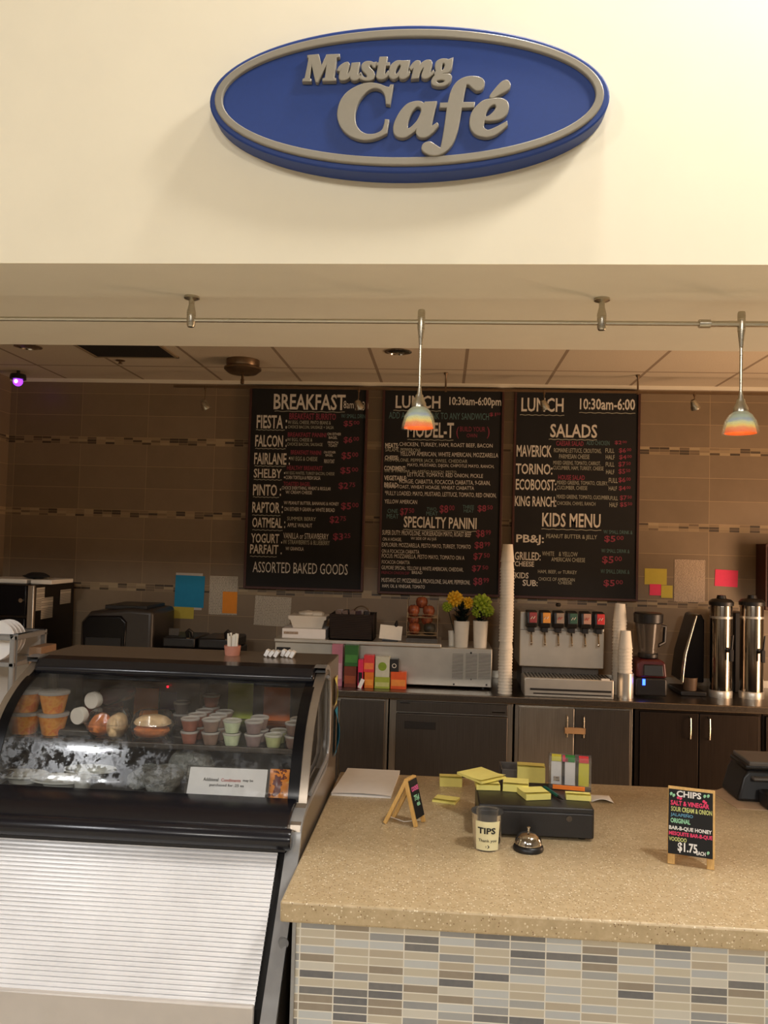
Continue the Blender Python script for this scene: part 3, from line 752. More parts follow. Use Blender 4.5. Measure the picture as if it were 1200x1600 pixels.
# fruit cups, two stacks of two
t = NT('orange_fruit_cup'); c = t.coord()
t.set(Base_Color=t.ramp(t.noise(c, 28, 3), [(.35, S(214, 122, 36)), (.55, S(232, 160, 74)), (.68, S(220, 96, 60))]), Roughness=.25); MT['fruit'] = t.m
fc0 = None
for px, side in ((40, 'leftmost stack'), (82, 'second stack from the left')):
    for h in range(2):
        lab = '%s orange fruit cup, %s, on the case shelf' % (('lower', 'upper')[h], side)
        loc = (P(px, 1150, y=2.46).x, 2.46, SZ + .066*h)
        if fc0 is None:
            fc0 = thing('fruit_cup', lab, 'fruit cup', loc, 0, 'orange fruit cups in the case')
            m = MB(); m.lathe([(0, 0), (.030, 0), (.032, .004), (.043, .056)], n=26); m.build('cup', MT['fruit'], fc0, True)
            m = MB(); m.lathe([(.043, .056), (.047, .057), (.047, .064), (.043, .0655), (0, .0655)], n=26); m.build('lid', MT['lid'], fc0, True)
        else: copy_tree(fc0, loc=loc, label=lab)
MT['red_bottle'] = pm('dark_red_bottle', S(96, 40, 40), .2, var=.2)
p = P(112, 1150, y=2.45)
for i, (px, py, y, up, lab) in enumerate(((122, 1119, 2.47, 0.0, 'dark red bottle lying with white cap towards the glass, front one'), (143, 1119, 2.50, 0.048, 'dark red bottle lying higher behind the front bottle in the case'))):
    q = P(px, py, y=y); q.z += up
    b_ = thing('drink_bottle', lab, 'bottle', (q.x, y, SZ), 0, 'bottles lying in the case')
    rot = Matrix.Rotation(R(-12), 4, 'Z') @ Matrix.Rotation(R(-90), 4, 'X')
    rr = q.z - SZ if i == 0 else q.z - SZ
    c0 = (q.x, y, q.z)
    m = MB(); m.lathe([(.019, .0), (.019, .03), (.028, .055), (.030, .07), (.030, .19), (.026, .2), (0, .2)], c0, 22, m=rot); m.build('body', MT['red_bottle'], b_)
    m = MB(); m.lathe([(.0, -.006), (.024, -.006), (.026, -.003), (.026, .018), (.02, .02)], c0, 22, m=rot); m.build('cap', MT['white_plastic'], b_)
m = MB(bevel=.004); m.box(P(104, 1140, y=2.5).x, P(160, 1140, y=2.5).x, 2.44, 2.72, SZ, SZ + (q.z - SZ) - .079)
tag(m.build('low_tray', MT['deck']), 'low dark tray under the lying bottles on the case shelf', 'tray')
# plates and bags on the case deck
MT['china'] = pm('white_china', S(206, 206, 198), .2, var=.02)
for px, py, y, rx, lab in ((34, 1234, 2.36, .078, 'white oval plate at the far left of the case deck'), (92, 1238, 2.33, .085, 'white oval plate beside the leftmost plate on the case deck'), (140, 1228, 2.44, .08, 'white oval plate behind the small white cup on the case deck')):
    x = P(px, py, y=y).x
    r = thing('oval_plate', lab, 'plate', (x, y, DZ), 0, 'oval plates on the case deck')
    sc = Matrix.Diagonal((1, .6, 1, 1))
    m = MB(); m.lathe([(0, .006), (rx*.55, .006), (rx*.6, .012), (rx, .022), (rx, .027), (rx*.62, .018), (rx*.55, .011), (0, .011)], (x, y, DZ), 32, m=sc); m.build('dish', MT['china'], r)
    m = MB(); m.lathe([(0, 0), (rx*.5, 0), (rx*.5, .007)], (x, y, DZ), 24, m=sc); m.build('foot', MT['china'], r)
x = P(131, 1240, y=2.30).x
m = MB(); m.lathe([(.018, 0), (.02, .002), (.026, .045), (.024, .045), (.018, .006), (0, .006)], (x, 2.29, DZ), 20); tag(m.build('small_cup', MT['china']), 'small pale cup standing before the plates on the case deck', 'cup')
t = NT('clear_bag_film'); t.set(Base_Color=S(186, 188, 182), Roughness=.18, Alpha=.75); t.bump(t.noise(t.coord(), 22, 5, .75), .05, 1.0); MT['film'] = t.m
for i, (px, y, rx, rz_, lab) in enumerate(((258, 2.36, .055, .035, 'crumpled clear plastic bag left of the white condiment card'), (300, 2.48, .07, .045, 'crumpled clear plastic bag behind the white condiment card'), (225, 2.40, .045, .024, 'smallest crumpled clear plastic bag on the case deck'))):
    x = P(px, 1235, y=y).x
    m = MB(smooth=20); m.ball((x, y, DZ + rz_*.97), rx, .075, rz_, 30, wob=.085, seed=i+11); tag(m.build('plastic_bag', MT['film']), lab, 'plastic bag', 'plastic bags on the case deck')
# condiment card
c00, c10, c11, c01 = P(290, 1247, y=2.262), P(413, 1252, y=2.262), P(418, 1207, y=2.305), P(298, 1198, y=2.305)
card = thing('condiment_card', 'white card about condiments leaning inside the case glass', 'notice card', (c00 + c10)/2)
u_ = (c10 - c00); v_ = (c01 - c00); nn = u_.cross(v_).normalized()
m = MB(); m.prism([c00, c10, c00 + u_ + v_, c00 + v_], -nn*.003); m.build('sheet', MT['white_paper'], card)
g = u_*.045
m = MB(); m.prism([c00 - g - v_*.06, c10 + g - v_*.06, c00 + u_ + v_*1.05 + g, c00 + v_*1.05 - g], -nn*.006)
ho = m.build('holder', MT['clear_plastic'], card)
ho.data.transform(Matrix.Translation(world_matrix(card).inverted().to_3x3() @ (-nn*.004)))
pl = lambda u, v: c00 + u_*u + v_*v + nn*.0015
lettering('black_lettering', [('Additional', (.19, .385, .56, .67)), ('may be', (.70, .83, .56, .66)), ('purchased for .25 ea', (.28, .72, .38, .49))], pl, MT['ink'], card, .012)
lettering('red_lettering', [('Condiments', (.42, .67, .56, .66))], pl, MT['red_ink'], card, .012)
# bright fruit pouch
t = NT('orange_fruit_print'); c = t.coord()
t.set(Base_Color=t.ramp(t.noise(c, 24, 4, .6), [(.38, S(110, 40, 34)), (.44, S(250, 150, 40)), (.6, S(255, 196, 80)), (.7, S(90, 110, 50))], True), Roughness=.3); MT['fruitprint'] = t.m
q0, q1 = P(416, 1256, y=2.27), P(447, 1256, y=2.27); w = q1.x - q0.x
m = MB(bevel=.004); m.grid(lambda u, v: (q0.x + w*u, 2.285 + .028*v - .014*math.sin(PI*u)*math.sin(PI*v), DZ + .085*v), 10, 12)
m.grid(lambda u, v: (q0.x + w*(1-u), 2.287 + .030*v + .012*math.sin(PI*u)*math.sin(PI*v), DZ + .085*v), 10, 12)
tag(m.build('snack_pouch', MT['fruitprint']), 'orange and red printed snack pouch right of the condiment card', 'snack pouch')
# on the outside of the end panel
m = MB(); m.grid(lambda u, v: (KR + .003 + .012*math.sin(PI*v)*u, 2.79 - .07*u, 1.215 + .095*v), 6, 10)
tag(m.build('sticky_note', MT['yellow_note'], solid=.001), 'yellow sticky note curling off the display case end panel', 'sticky note')
m = MB(); m.grid(lambda u, v: (KR + .003 + .018*math.sin(PI*v)*u, 2.82 - .07*u, 1.045 + .155*v), 6, 10)
tag(m.build('blue_strip', MT['blue_paper'], solid=.001), 'blue paper strip hanging on the display case end panel', 'paper strip')
# on top of the case
x, y = P(370, 1020, z=1.374)[:2]
st = thing('straw_cup', 'pink cup of white paper straws standing on the display case', 'straw cup', (x, 2.72, 1.374))
m = MB(); m.lathe([(.024, 0), (.025, .003), (.028, .032), (.026, .032), (.023, .005), (0, .005)], (x, 2.72, 1.374), 20); m.build('cup', pm('salmon_cup', S(206, 140, 120), .5), st)
rnd = random.Random(4); k = 0
for i in range(14):
    a_ = rnd.uniform(0, 6.28); rr = rnd.uniform(.002, .019)
    bx_, by_ = x + rr*math.cos(a_), 2.72 + rr*math.sin(a_)
    m = MB(); m.cyl((bx_, by_, 1.3795), (bx_ + .004*math.cos(a_), by_ + .004*math.sin(a_), 1.374 + rnd.uniform(.062, .075)), .0036, n=8)
    tag(m.build('straw', MT['cup_paper']), 'white wrapped straw bunched in the pink cup on the case', 'straw', 'straws in the pink cup')
rnd = random.Random(9)
ordn = ['leftmost', 'second from left', 'third from left', 'fourth from left', 'fifth from left', 'rightmost']
for i in range(6):
    x = P(416 + i*8.6, 1027, z=1.374).x; y = 2.70 + rnd.uniform(0, .03)
    m = MB(bevel=.001); m.cbox((x, y, 1.374 + .013), .012, .03, .022, Matrix.Rotation(R(30 + rnd.uniform(-12, 12)), 4, 'Y'))
    tag(m.build('sugar_packet', MT['white_paper']), '%s of the white packets standing on the display case' % ordn[i], 'packet', 'white packets on the case')
# ================================================================== menu boards
MT['board'] = pm('blackboard', S(17, 16, 16), .8, var=.2, scale=8)
MT['ch_w'] = pm('white_chalk', S(214, 208, 196), .9, var=.12, scale=200)
MT['ch_d'] = pm('dull_chalk', S(176, 174, 156), .9, var=.15, scale=200)
MT['ch_r'] = pm('red_chalk', S(142, 60, 76), .9, var=.12, scale=200)
MT['ch_t'] = pm('teal_chalk', S(92, 122, 120), .9, var=.12, scale=200)
YBD = 5.735
def board(lab, x0, x1, z0, z1, ox, oy, sc, words, marks):
    r = thing('menu_board', lab, 'menu board', ((x0+x1)/2, YB, z0), 0, 'chalk menu boards on the tiled wall')
    m = MB(); m.box(x0 + .01, x1 - .01, YBD, YB - .002, z0 + .01, z1 - .01); m.build('panel', MT['board'], r)
    f = .016
    m = MB(bevel=.002)
    m.box(x0, x0 + f, YBD - .008, YB - .001, z0, z1).box(x1 - f, x1, YBD - .008, YB - .001, z0, z1)
    m.box(x0 + f, x1 - f, YBD - .008, YB - .001, z0, z0 + f).box(x0 + f, x1 - f, YBD - .008, YB - .001, z1 - f, z1)
    m.build('frame', MT['red_wood'], r)
    pln = lambda u, v: Vector((u, YBD - .0015, v))
    by = {}
    for s, u0, u1, v0, v1, k in words:
        pxm, pym = ox + (u0+u1)/2/sc, oy + (v0+v1)/2/sc
        xa = W(ox + u0/sc, pym, YBD)[0]; xb = W(ox + u1/sc, pym, YBD)[0]
        za = W(pxm, oy + v1/sc, YBD)[1]; zb = W(pxm, oy + v0/sc, YBD)[1]
        h = zb - za
        if s[0] == '$' and len(s) == 5:      # cents are written small and raised
            w = xb - xa
            by.setdefault(k.lower(), []).append((s[3:], (xa + w*.64, xb, za + h*.42, zb), .006))
            s, xb = s[:3].rstrip('.'), xa + w*.58
        by.setdefault(k.lower(), []).append((s, (xa, xb, za, zb), .018 if k.isupper() else .0))
    nm = {'w': 'white_lettering', 'd': 'dull_lettering', 'r': 'red_lettering', 't': 'teal_lettering'}
    for k, items in by.items(): lettering(nm[k], items, pln, MT['ch_' + k], r)
    if marks:
        for u0, u1, v in marks:
            m = MB()
            x_a, z_a = W(ox + u0/sc, oy + v/sc, YBD); x_b, _ = W(ox + u1/sc, oy + v/sc, YBD)
            m.grid(lambda u, w: (x_a + (x_b-x_a)*u, YBD - .0014, z_a + .0022*math.sin(u*40) + (.004)*(w-.5)), 24, 1)
            m.build('underline', MT['ch_d'], r)
    return r
B1 = [('BREAKFAST',250,735,155,262,'W'),('8am',722,790,200,252,'w'),('10:30',800,890,205,265,'w'),('FIESTA :',135,340,297,388,'W'),('BREAKFAST BURRITO',355,670,285,328,'R'),
 ('W/ EGG, CHEESE, PINTO BEANS &',345,635,335,362,'d'),('CHOICE BACON, SAUSAGE + SALSA',345,655,368,392,'d'),('W/ SMALL DRINK',705,885,290,318,'t'),('$5.00',722,828,335,378,'R'),
 ('FALCON :',125,338,432,512,'W'),('BREAKFAST PANINI',345,605,415,445,'R'),('W/ EGG, CHEESE &',340,510,452,478,'d'),('CHOICE BACON, SAUSAGE',340,580,484,508,'d'),('ON EITHER',612,705,416,434,'w'),('BAGEL',622,680,440,458,'w'),('FRENCH',615,685,474,490,'w'),('TOAST',618,680,494,512,'w'),('$6.00',722,825,443,490,'R'),
 ('FAIRLANE :',118,360,553,632,'W'),('BREAKFAST PANINI',365,570,535,565,'R'),('W/ EGG & CHEESE',360,545,578,606,'d'),('ON EITHER',588,668,540,556,'w'),('BAGEL',600,650,560,576,'w'),('FRENCH TOAST',590,660,596,622,'w'),('$5.00',708,820,548,600,'R'),
 ('SHELBY :',115,328,660,722,'W'),('HEALTHY BREAKFAST',340,580,640,670,'R'),('W/ EGG WHITES, TURKEY BACON, CHEESE',330,660,680,704,'d'),('CORN TORTILLA & FRESH SALSA',330,565,708,732,'w'),('$5.00',700,820,650,698,'R'),
 ('PINTO :',110,300,765,842,'W'),('TOASTED BAGEL',315,498,748,775,'R'),('CHOICE EVERYTHING, WHEAT & REGULAR',305,635,780,806,'w'),('W/ CREAM CHEESE',330,508,808,830,'w'),('$2.75',688,800,752,802,'R'),
 ('RAPTOR :',105,312,885,958,'W'),('W/ PEANUT BUTTER, BANANAS & HONEY',318,690,882,908,'w'),('ON EITHER 9 GRAIN or WHITE BREAD',320,662,922,948,'w'),('$5.00',705,822,888,942,'R'),
 ('OATMEAL :',105,328,990,1058,'W'),('SUMMER BERRY',340,535,985,1010,'d'),('APPLE WALNUT',342,510,1028,1055,'w'),('$2.75',628,738,980,1032,'R'),
 ('YOGURT .',97,308,1098,1162,'W'),('PARFAIT .',90,305,1172,1235,'W'),('VANILLA or STRAWBERRY',315,620,1095,1135,'w'),('W/ STRAWBERRYS & BLUEBERRY',312,628,1142,1172,'d'),('W/ GRANOLA',330,452,1188,1212,'w'),('$3.25',650,768,1095,1148,'R'),
 ('ASSORTED BAKED GOODS',108,750,1295,1368,'w')]
B2 = [('LUNCH',165,468,165,252,'W'),('10:30am-6:00pm',528,878,175,248,'W'),('ADD A CHIP & DRINK TO ANY SANDWICH',120,795,280,325,'t'),('$1.50',798,875,280,308,'R'),('MODEL-T',245,558,345,450,'W'),('(',575,592,375,455,'r'),('BUILD YOUR',600,770,375,408,'r'),('OWN',645,715,422,448,'r'),(')',782,800,375,455,'r'),
 ('MEATS:',95,185,485,520,'W'),('CHICKEN, TURKEY, HAM, ROAST BEEF, BACON',190,820,485,515,'w'),('SALAMI, PEPPERONI',95,330,520,548,'d'),('CHEESE:',92,185,570,600,'W'),('YELLOW AMERICAN, WHITE AMERICAN, MOZZARELLA',195,858,548,582,'w'),('PROVOLONE, PEPPER JACK, SWISS, CHEDDAR',92,650,592,622,'d'),
 ('CONDIMENT:',88,235,640,672,'W'),('MAYO, MUSTARD, DIJON, CHIPOTLE MAYO, RANCH,',245,830,628,655,'w'),('OIL & VINEGAR, JALAPEÑO RANCH, PESTO',90,575,664,692,'d'),('VEGETABLE:',88,240,706,738,'W'),('LETTUCE, TOMATO, RED ONION, PICKLE',245,755,690,720,'w'),
 ('BREAD:',88,185,752,785,'W'),('HOAGIE, CIABATTA, FOCACCIA CIABATTA, 9-GRAIN,',190,805,735,768,'w'),('TEXAS TOAST, WHEAT HOAGIE, WHEAT CIABATTA',92,695,772,800,'w'),('*FULLY LOADED: MAYO, MUSTARD, LETTUCE, TOMATO, RED ONION,',92,845,815,850,'w'),('YELLOW AMERICAN',90,310,868,895,'w'),
 ('ONE',110,180,930,958,'t'),('MEAT',105,185,965,995,'t'),('$7.50',195,290,925,980,'R'),('TWO',375,440,920,945,'t'),('MEAT',372,450,948,975,'t'),('$8.00',462,562,905,965,'R'),('THREE',618,695,905,930,'t'),('MEAT',625,692,934,955,'t'),('$8.50',718,820,905,955,'R'),
 ('SPECIALTY PANINI',220,712,985,1062,'W'),('SUPER DUTY: PROVOLONE, HORSERADISH MAYO, ROAST BEEF',75,675,1080,1118,'w'),('ON A HOAGIE,',78,205,1124,1150,'w'),('W/ SIDE OF AU JUS',268,440,1122,1146,'w'),('$8.99',708,808,1072,1128,'R'),
 ('EXPLORER: MOZZARELLA, PESTO MAYO, TURKEY, TOMATO',72,672,1165,1197,'w'),('ON A FOCACCIA CIABATTA',72,325,1205,1230,'w'),('$8.99',698,802,1152,1205,'R'),('FOCUS: MOZZARELLA, PESTO MAYO, TOMATO ON A',72,630,1240,1272,'w'),('FOCACCIA CIABATTA',72,260,1278,1302,'w'),('$7.50',690,800,1228,1280,'R'),
 ('GILMORE SPECIAL: YELLOW & WHITE AMERICAN, CHEDDAR,',70,622,1320,1350,'w'),('FRENCH ONION DIP',70,258,1352,1372,'r'),('BREAD',275,345,1350,1370,'w'),('$7.50',680,790,1312,1358,'R'),
 ('MUSTANG GT: MOZZARELLA, PROVOLONE, SALAMI, PEPPERONI,',70,668,1404,1437,'w'),('HAM, OIL & VINEGAR, TOMATO',75,362,1442,1468,'w'),('$8.99',690,795,1395,1452,'R')]
B3 = [('LUNCH',150,435,180,275,'W'),('10:30am-6:00',545,918,185,262,'W'),('SALADS',345,662,358,450,'W'),('CAESAR SALAD',385,570,472,505,'R'),('ADD CHICKEN',590,745,470,500,'t'),('$2.00',780,862,470,498,'R'),
 ('MAVERICK',118,355,500,580,'W'),('ROMAINE LETTUCE, CROUTONS,',370,690,522,556,'d'),('PARMESAN CHEESE',405,610,562,592,'d'),('FULL',718,778,522,552,'d'),('$6.00',808,892,520,555,'R'),('HALF',720,780,566,596,'d'),('$4.00',810,895,566,600,'R'),
 ('TORINO:',112,360,625,698,'W'),('MIXED GREENS, TOMATO, CARROT,',365,685,608,638,'d'),('CUCUMBER, HAM, TURKEY, CHEESE',365,705,642,672,'d'),('FULL',720,778,615,645,'d'),('$7.50',805,888,612,650,'R'),('HALF',722,778,666,696,'d'),('$5.50',805,885,660,698,'R'),
 ('HOUSE SALAD',398,578,702,735,'R'),('ECOBOOST:',112,385,730,805,'W'),('MIXED GREENS, TOMATO, CELERY,',390,735,742,772,'d'),('CUCUMBER, CHEESE',390,595,775,805,'d'),('FULL',740,800,722,755,'d'),('$6.00',805,888,718,755,'R'),('HALF',740,795,778,806,'d'),('$4.00',808,888,776,810,'R'),
 ('KING RANCH:',105,385,845,915,'W'),('MIXED GREENS, TOMATO, CUCUMBER,',388,748,838,868,'d'),('CHICKEN, CHIVES, RANCH',390,650,882,910,'d'),('FULL',752,802,845,872,'d'),('$7.50',815,895,840,876,'R'),('HALF',745,800,888,918,'d'),('$5.50',815,898,886,920,'R'),
 ('KIDS MENU',290,685,960,1055,'W'),('PB&J:',115,302,1105,1175,'W'),('PEANUT BUTTER & JELLY',318,660,1104,1140,'d'),('W/ SMALL DRINK &',705,900,1075,1100,'t'),('$5.00',710,840,1112,1160,'R'),
 ('GRILLED:',105,280,1222,1278,'W'),('CHEESE',105,235,1285,1320,'W'),('WHITE    & YELLOW',290,530,1220,1250,'d'),('AMERICAN CHEESE',352,580,1260,1288,'d'),('W/ SMALL DRINK &',690,880,1202,1228,'t'),('$5.00',695,828,1250,1305,'R'),
 ('KIDS',108,198,1360,1400,'W'),('SUB:',158,260,1410,1452,'W'),('HAM, BEEF, or TURKEY',262,525,1345,1372,'d'),('CHOICE OF AMERICAN',265,510,1395,1418,'d'),('CHEESE',398,490,1422,1440,'d'),('W/ SMALL DRINK &',685,880,1340,1368,'t'),('$5.00',705,835,1410,1460,'R')]
board('black chalk menu board headed BREAKFAST, leftmost of three', -1.403, -.553, 1.431, 2.872, 370, 580, 4.325, B1,
      [(255,730,270),(130,325,396),(125,330,522),(120,330,640),(115,305,732),(110,285,850),(105,295,972),(105,310,1072),(90,270,1250)])
board('black chalk menu board with LUNCH, MODEL-T and SPECIALTY PANINI headings', -.449, .404, 1.424, 2.873, 580, 580, 4.323, B2, [(150,470,265),(245,555,462),(215,715,1070)])
board('black chalk menu board with SALADS and KIDS MENU headings', .474, 1.338, 1.424, 2.874, 780, 580, 4.325, B3, [(140,440,295),(540,920,280),(335,660,460),(285,690,1066)])

# ================================================================== papers on the tiled wall
def sheet_at(name, lab, cat, x0, x1, y0, y1, mat, lift=.002, grp=None, tilt=0.0):
    xa, za = W(x0, y1, YB - lift); xb, zb = W(x1, y0, YB - lift)
    c = Vector(((xa+xb)/2, YB - lift, (za+zb)/2)); mm = Matrix.Translation(c) @ Matrix.Rotation(tilt, 4, 'Y')
    m = MB(); m.box(-(xb-xa)/2, (xb-xa)/2, -.0006, .0006, -(zb-za)/2, (zb-za)/2, mm)
    return tag(m.build(name, mat), lab, cat, grp)
G = 'papers stuck on the tiled wall'
sheet_at('paper_sheet', 'white sheet mostly covered by blue paper on the tiled wall', 'paper', 273, 317, 896, 952, MT['grey_paper'], .002, G)
sheet_at('paper_sheet', 'bright blue paper on the tiled wall above the yellow note', 'paper', 272.5, 320, 900, 948, MT['blue_paper'], .005, G, R(1))
m = MB(); xa, za = W(290, 934, YB - .0062); xb, zb = W(304, 932, YB - .0062)
z0_ = W(304, 948, YB - .0062)[1]
m.box(xa, xb, YB - .0066, YB - .006, zb - .006, zb).box(xb - .006, xb, YB - .0066, YB - .006, z0_, zb)
sheet_at('sticky_note', 'dull yellow sticky note under the blue paper on the wall', 'sticky note', 270, 303, 949, 966, MT['dull_yellow_note'], .004, G)
sheet_at('paper_sheet', 'white printed sheet with orange note left of breakfast board', 'paper', 326, 372, 901, 960, MT['print'], .002, G)
sheet_at('sticky_note', 'orange sticky note on the white printed sheet', 'sticky note', 347, 371, 925, 958, MT['orange_note'], .0045, G)
sheet_at('paper_sheet', 'pale printed sheet below the breakfast board', 'paper', 397, 455, 933, 977, MT['print'], .002, G, R(2))
sheet_at('sticky_note', 'dull yellow note on the wall, largest of the cluster of three', 'sticky note', 1007, 1042, 889, 913, MT['dull_yellow_note'], .002, G)
sheet_at('sticky_note', 'small pink note below the dull yellow note', 'sticky note', 1015, 1033, 913, 930, MT['pink_note'], .0045, G)
sheet_at('sticky_note', 'small olive note right of the small pink note', 'sticky note', 1033, 1051, 915, 934, MT['dull_yellow_note'], .006, G)
sheet_at('paper_sheet', 'greyish printed sheet on the wall between the notes', 'paper', 1053, 1102, 875, 940, MT['print_dense'], .002, G)
pn = sheet_at('sticky_note', 'bright pink note on the wall above the beverage urns', 'sticky note', 1117, 1153, 891, 916, MT['pink_note'], .002, G, R(2))

# ================================================================== back counter
BT = .865
wt = thing('worktop', 'long stainless worktop along the tiled back wall', 'worktop', (0, 5.4, BT - .045))
m = MB(bevel=.005); m.box(XL + .01, XR - .01, 5.04, YB - .004, BT - .042, BT); m.build('slab', MT['worktop'], wt)
def cab(name, lab, x0, x1, cat='cabinet', mat=None, z1=BT - .044):
    r = thing(name, lab, cat, ((x0+x1)/2, 5.4, .0))
    m = MB(bevel=.002); m.box(x0 + .001, x1 - .001, 5.085, 5.74, .1, z1); m.build('body', mat or MT['steel_v'], r)
    m = MB(); m.box(x0 + .001, x1 - .001, 5.14, 5.70, 0, .1); m.build('toe_kick', MT['black_matte'], r)
    return r
def door(r, x0, x1, z0, z1, hx=None, mat=None, hz=.70):
    m = MB(bevel=.003); m.box(x0, x1, 5.066, 5.085, z0, z1); d = m.build('door', mat or MT['steel_dark'], r)
    if hx is not None:
        m = MB(); m.tube([(hx, 5.066, hz + .065), (hx, 5.045, hz + .06), (hx, 5.040, hz), (hx, 5.045, hz - .06), (hx, 5.066, hz - .065)], .006, 8); m.build('handle', MT['nickel'], d)
    return d
X5 = lambda px, py: P(px, py, y=5.066).x
MT['cab_dark'] = steel('darkened_steel', S(58, 50, 44), .45, (60, 60, 1))
r = cab('base_cabinet', 'dark steel base cabinet half hidden behind the display case', XL + .02, X5(606, 1120)); door(r, XL + .03, X5(530, 1120), .12, BT - .07, mat=MT['steel_dark'])
door(r, X5(532, 1120), X5(601, 1120), .12, BT - .06, mat=MT['steel_dark'])
r = cab('undercounter_fridge', 'undercounter fridge with slot grip left of the two-door cabinet', X5(608, 1120), X5(802, 1120), 'fridge')
fx0, fx1 = X5(619, 1120), X5(793, 1120)
m = MB(bevel=.003); m.box(fx0, fx1, 5.066, 5.085, .745, BT - .055); m.build('top_panel', MT['steel_dark'], r)
m = MB(bevel=.004); m.box(fx0, fx1, 5.05, 5.085, .12, .738); d = m.build('door', MT['steel_dark'], r)
xa, za = W(632, 1138, 5.049); xb, zb = W(681, 1129, 5.049)
m = MB(bevel=.002); m.box(xa, xb, 5.044, 5.052, za, zb); m.build('grip_slot', MT['black_matte'], d)
m = MB(); x_, z_ = W(633, 1098, 5.064); m.box(x_ - .03, x_ + .03, 5.062, 5.067, z_ - .004, z_ + .004); m.build('name_plate', MT['black_plastic'], r)
m = MB(); x_, z_ = W(779, 1113, 5.064); m.box(x_ - .04, x_ + .04, 5.062, 5.067, z_ - .004, z_ + .004); m.build('name_plate', MT['chrome'], r)
r = cab('base_cabinet', 'steel two-door base cabinet with handles tied together by a tan band', X5(805, 1120), X5(990, 1120))
xm = X5(897.5, 1150)
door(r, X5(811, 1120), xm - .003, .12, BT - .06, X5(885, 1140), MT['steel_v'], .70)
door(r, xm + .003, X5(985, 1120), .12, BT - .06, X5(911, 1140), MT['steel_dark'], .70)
xa, za = W(885, 1146, 5.036); xb, zb = W(912, 1138, 5.036)
m = MB(bevel=.002); m.box(xa - .008, xb + .008, 5.030, 5.034, za, zb); m.box(xa - .008, xb + .008, 5.046, 5.050, za, zb); m.box(xa - .010, xa - .008, 5.03, 5.05, za, zb); m.box(xb + .008, xb + .010, 5.03, 5.05, za, zb)
tag(m.build('tan_band', pm('tan_band', S(176, 136, 92), .7)), 'tan band tied round the two cabinet handles', 'band')
r = cab('base_cabinet', 'dark two-door base cabinet at the right under the beverage urns', X5(993, 1120), X5(1192, 1120), mat=MT['cab_dark'])
xm = X5(1092, 1150)
door(r, X5(1000, 1120), xm - .003, .12, BT - .06, X5(1077, 1140), MT['cab_dark'], .72)
door(r, xm + .003, X5(1187, 1120), .12, BT - .06, X5(1107, 1140), MT['cab_dark'], .72)
r = cab('base_cabinet', 'dark base cabinet cut off by the right edge of the view', X5(1193, 1120), XR - .03, mat=MT['cab_dark'])
door(r, X5(1197, 1120), XR - .06, .12, BT - .06, None, MT['cab_dark'])

# condensing prep unit with shelf
UY = 5.25
pu = thing('prep_unit', 'long stainless countertop unit with three vent grilles at its right end', 'prep unit', (-.37, 5.45, BT))
ux0, ux1, uz1 = -1.065, W(769, 1020, UY)[0], W(760, 1014, UY)[1]
m = MB(bevel=.004); m.box(ux0, ux1, UY, 5.68, BT + .015, uz1); m.build('body', MT['steel'], pu)
for x in (ux0 + .05, ux1 - .05):
    m = MB(); m.cyl((x, 5.30, BT), (x, 5.30, BT + .018), .018); m.cyl((x, 5.62, BT), (x, 5.62, BT + .018), .018); m.build('foot', MT['black_plastic'], pu)
SHZ = uz1 + .024
m = MB(bevel=.004); m.box(ux0, .005, UY - .03, 5.66, uz1 + .001, SHZ); m.build('lid_shelf', MT['steel'], pu)
x_, z_ = W(443, 1013, UY); m = MB(bevel=.001); m.box(x_ - .045, x_ + .045, UY - .004, UY + .002, z_ - .012, z_ + .008); m.build('name_plate', MT['black_plastic'], pu)
for px0, px1 in ((706, 724), (727, 746), (747, 767)):
    xa, za = W(px0, 1061, UY); xb, zb = W(px1, 1022, UY)
    m = MB(); m.box(xa, xb, UY - .003, UY + .002, za, zb); vg = m.build('vent_grille', MT['black_matte'], pu)
    m = MB()
    for i in range(17):
        z_ = za + (zb - za)*(i + .5)/17; m.box(xa, xb, UY - .006, UY - .001, z_ - .0032, z_ + .0032)
    m.box(xa - .004, xa, UY - .006, UY, za, zb).box(xb, xb + .004, UY - .006, UY, za, zb)
    m.build('louvre', MT['steel'], vg)
for px, py in ((709, 1069), (760, 1070), (736, 1020), (736, 1061)):
    x_, z_ = W(px, py, UY); m = MB(); m.cyl((x_, UY - .006, z_), (x_, UY + .002, z_), .006, n=10); m.build('screw', MT['black_plastic'], pu)
# on the unit's shelf
x0, z0 = W(440, 1001, UY); x1, _ = W(508, 1001, UY)
bx = thing('flat_box', 'flat white cardboard box with dark print on the shelf', 'box', ((x0+x1)/2, 5.36, SHZ))
m = MB(bevel=.003); m.box(x0, x1, UY + .005, 5.52, SHZ, SHZ + .062); m.build('carton', MT['white_paper'], bx)
pl = lambda u, v: Vector((u, UY + .003, v))
m = MB(); m.box(x0 + .012, x0 + .105, UY + .002, UY + .006, SHZ + .026, SHZ + .042); m.build('dark_print', MT['print_dense'], bx)
x0, x1 = W(455, 990, 5.33)[0], W(508, 990, 5.33)[0]
bw = thing('foam_tray', 'white foam tray of crumpled wrapping on top of the flat box', 'tray', ((x0+x1)/2, 5.38, SHZ + .062))
m = MB(bevel=.004); zz = SHZ + .062; cx_ = (x0+x1)/2; hw = (x1-x0)/2
m.prism([(cx_ - hw*.85, 5.29, zz), (cx_ + hw*.85, 5.29, zz), (cx_ + hw, 5.275, zz + .055), (cx_ + hw*1.12, 5.27, zz + .058), (cx_ + hw*1.12, 5.27, zz + .082), (cx_ - hw*1.12, 5.27, zz + .082), (cx_ - hw*1.12, 5.27, zz + .058), (cx_ - hw, 5.275, zz + .055)], (0, .2, 0)); m.build('tray_body', MT['white_plastic'], bw)
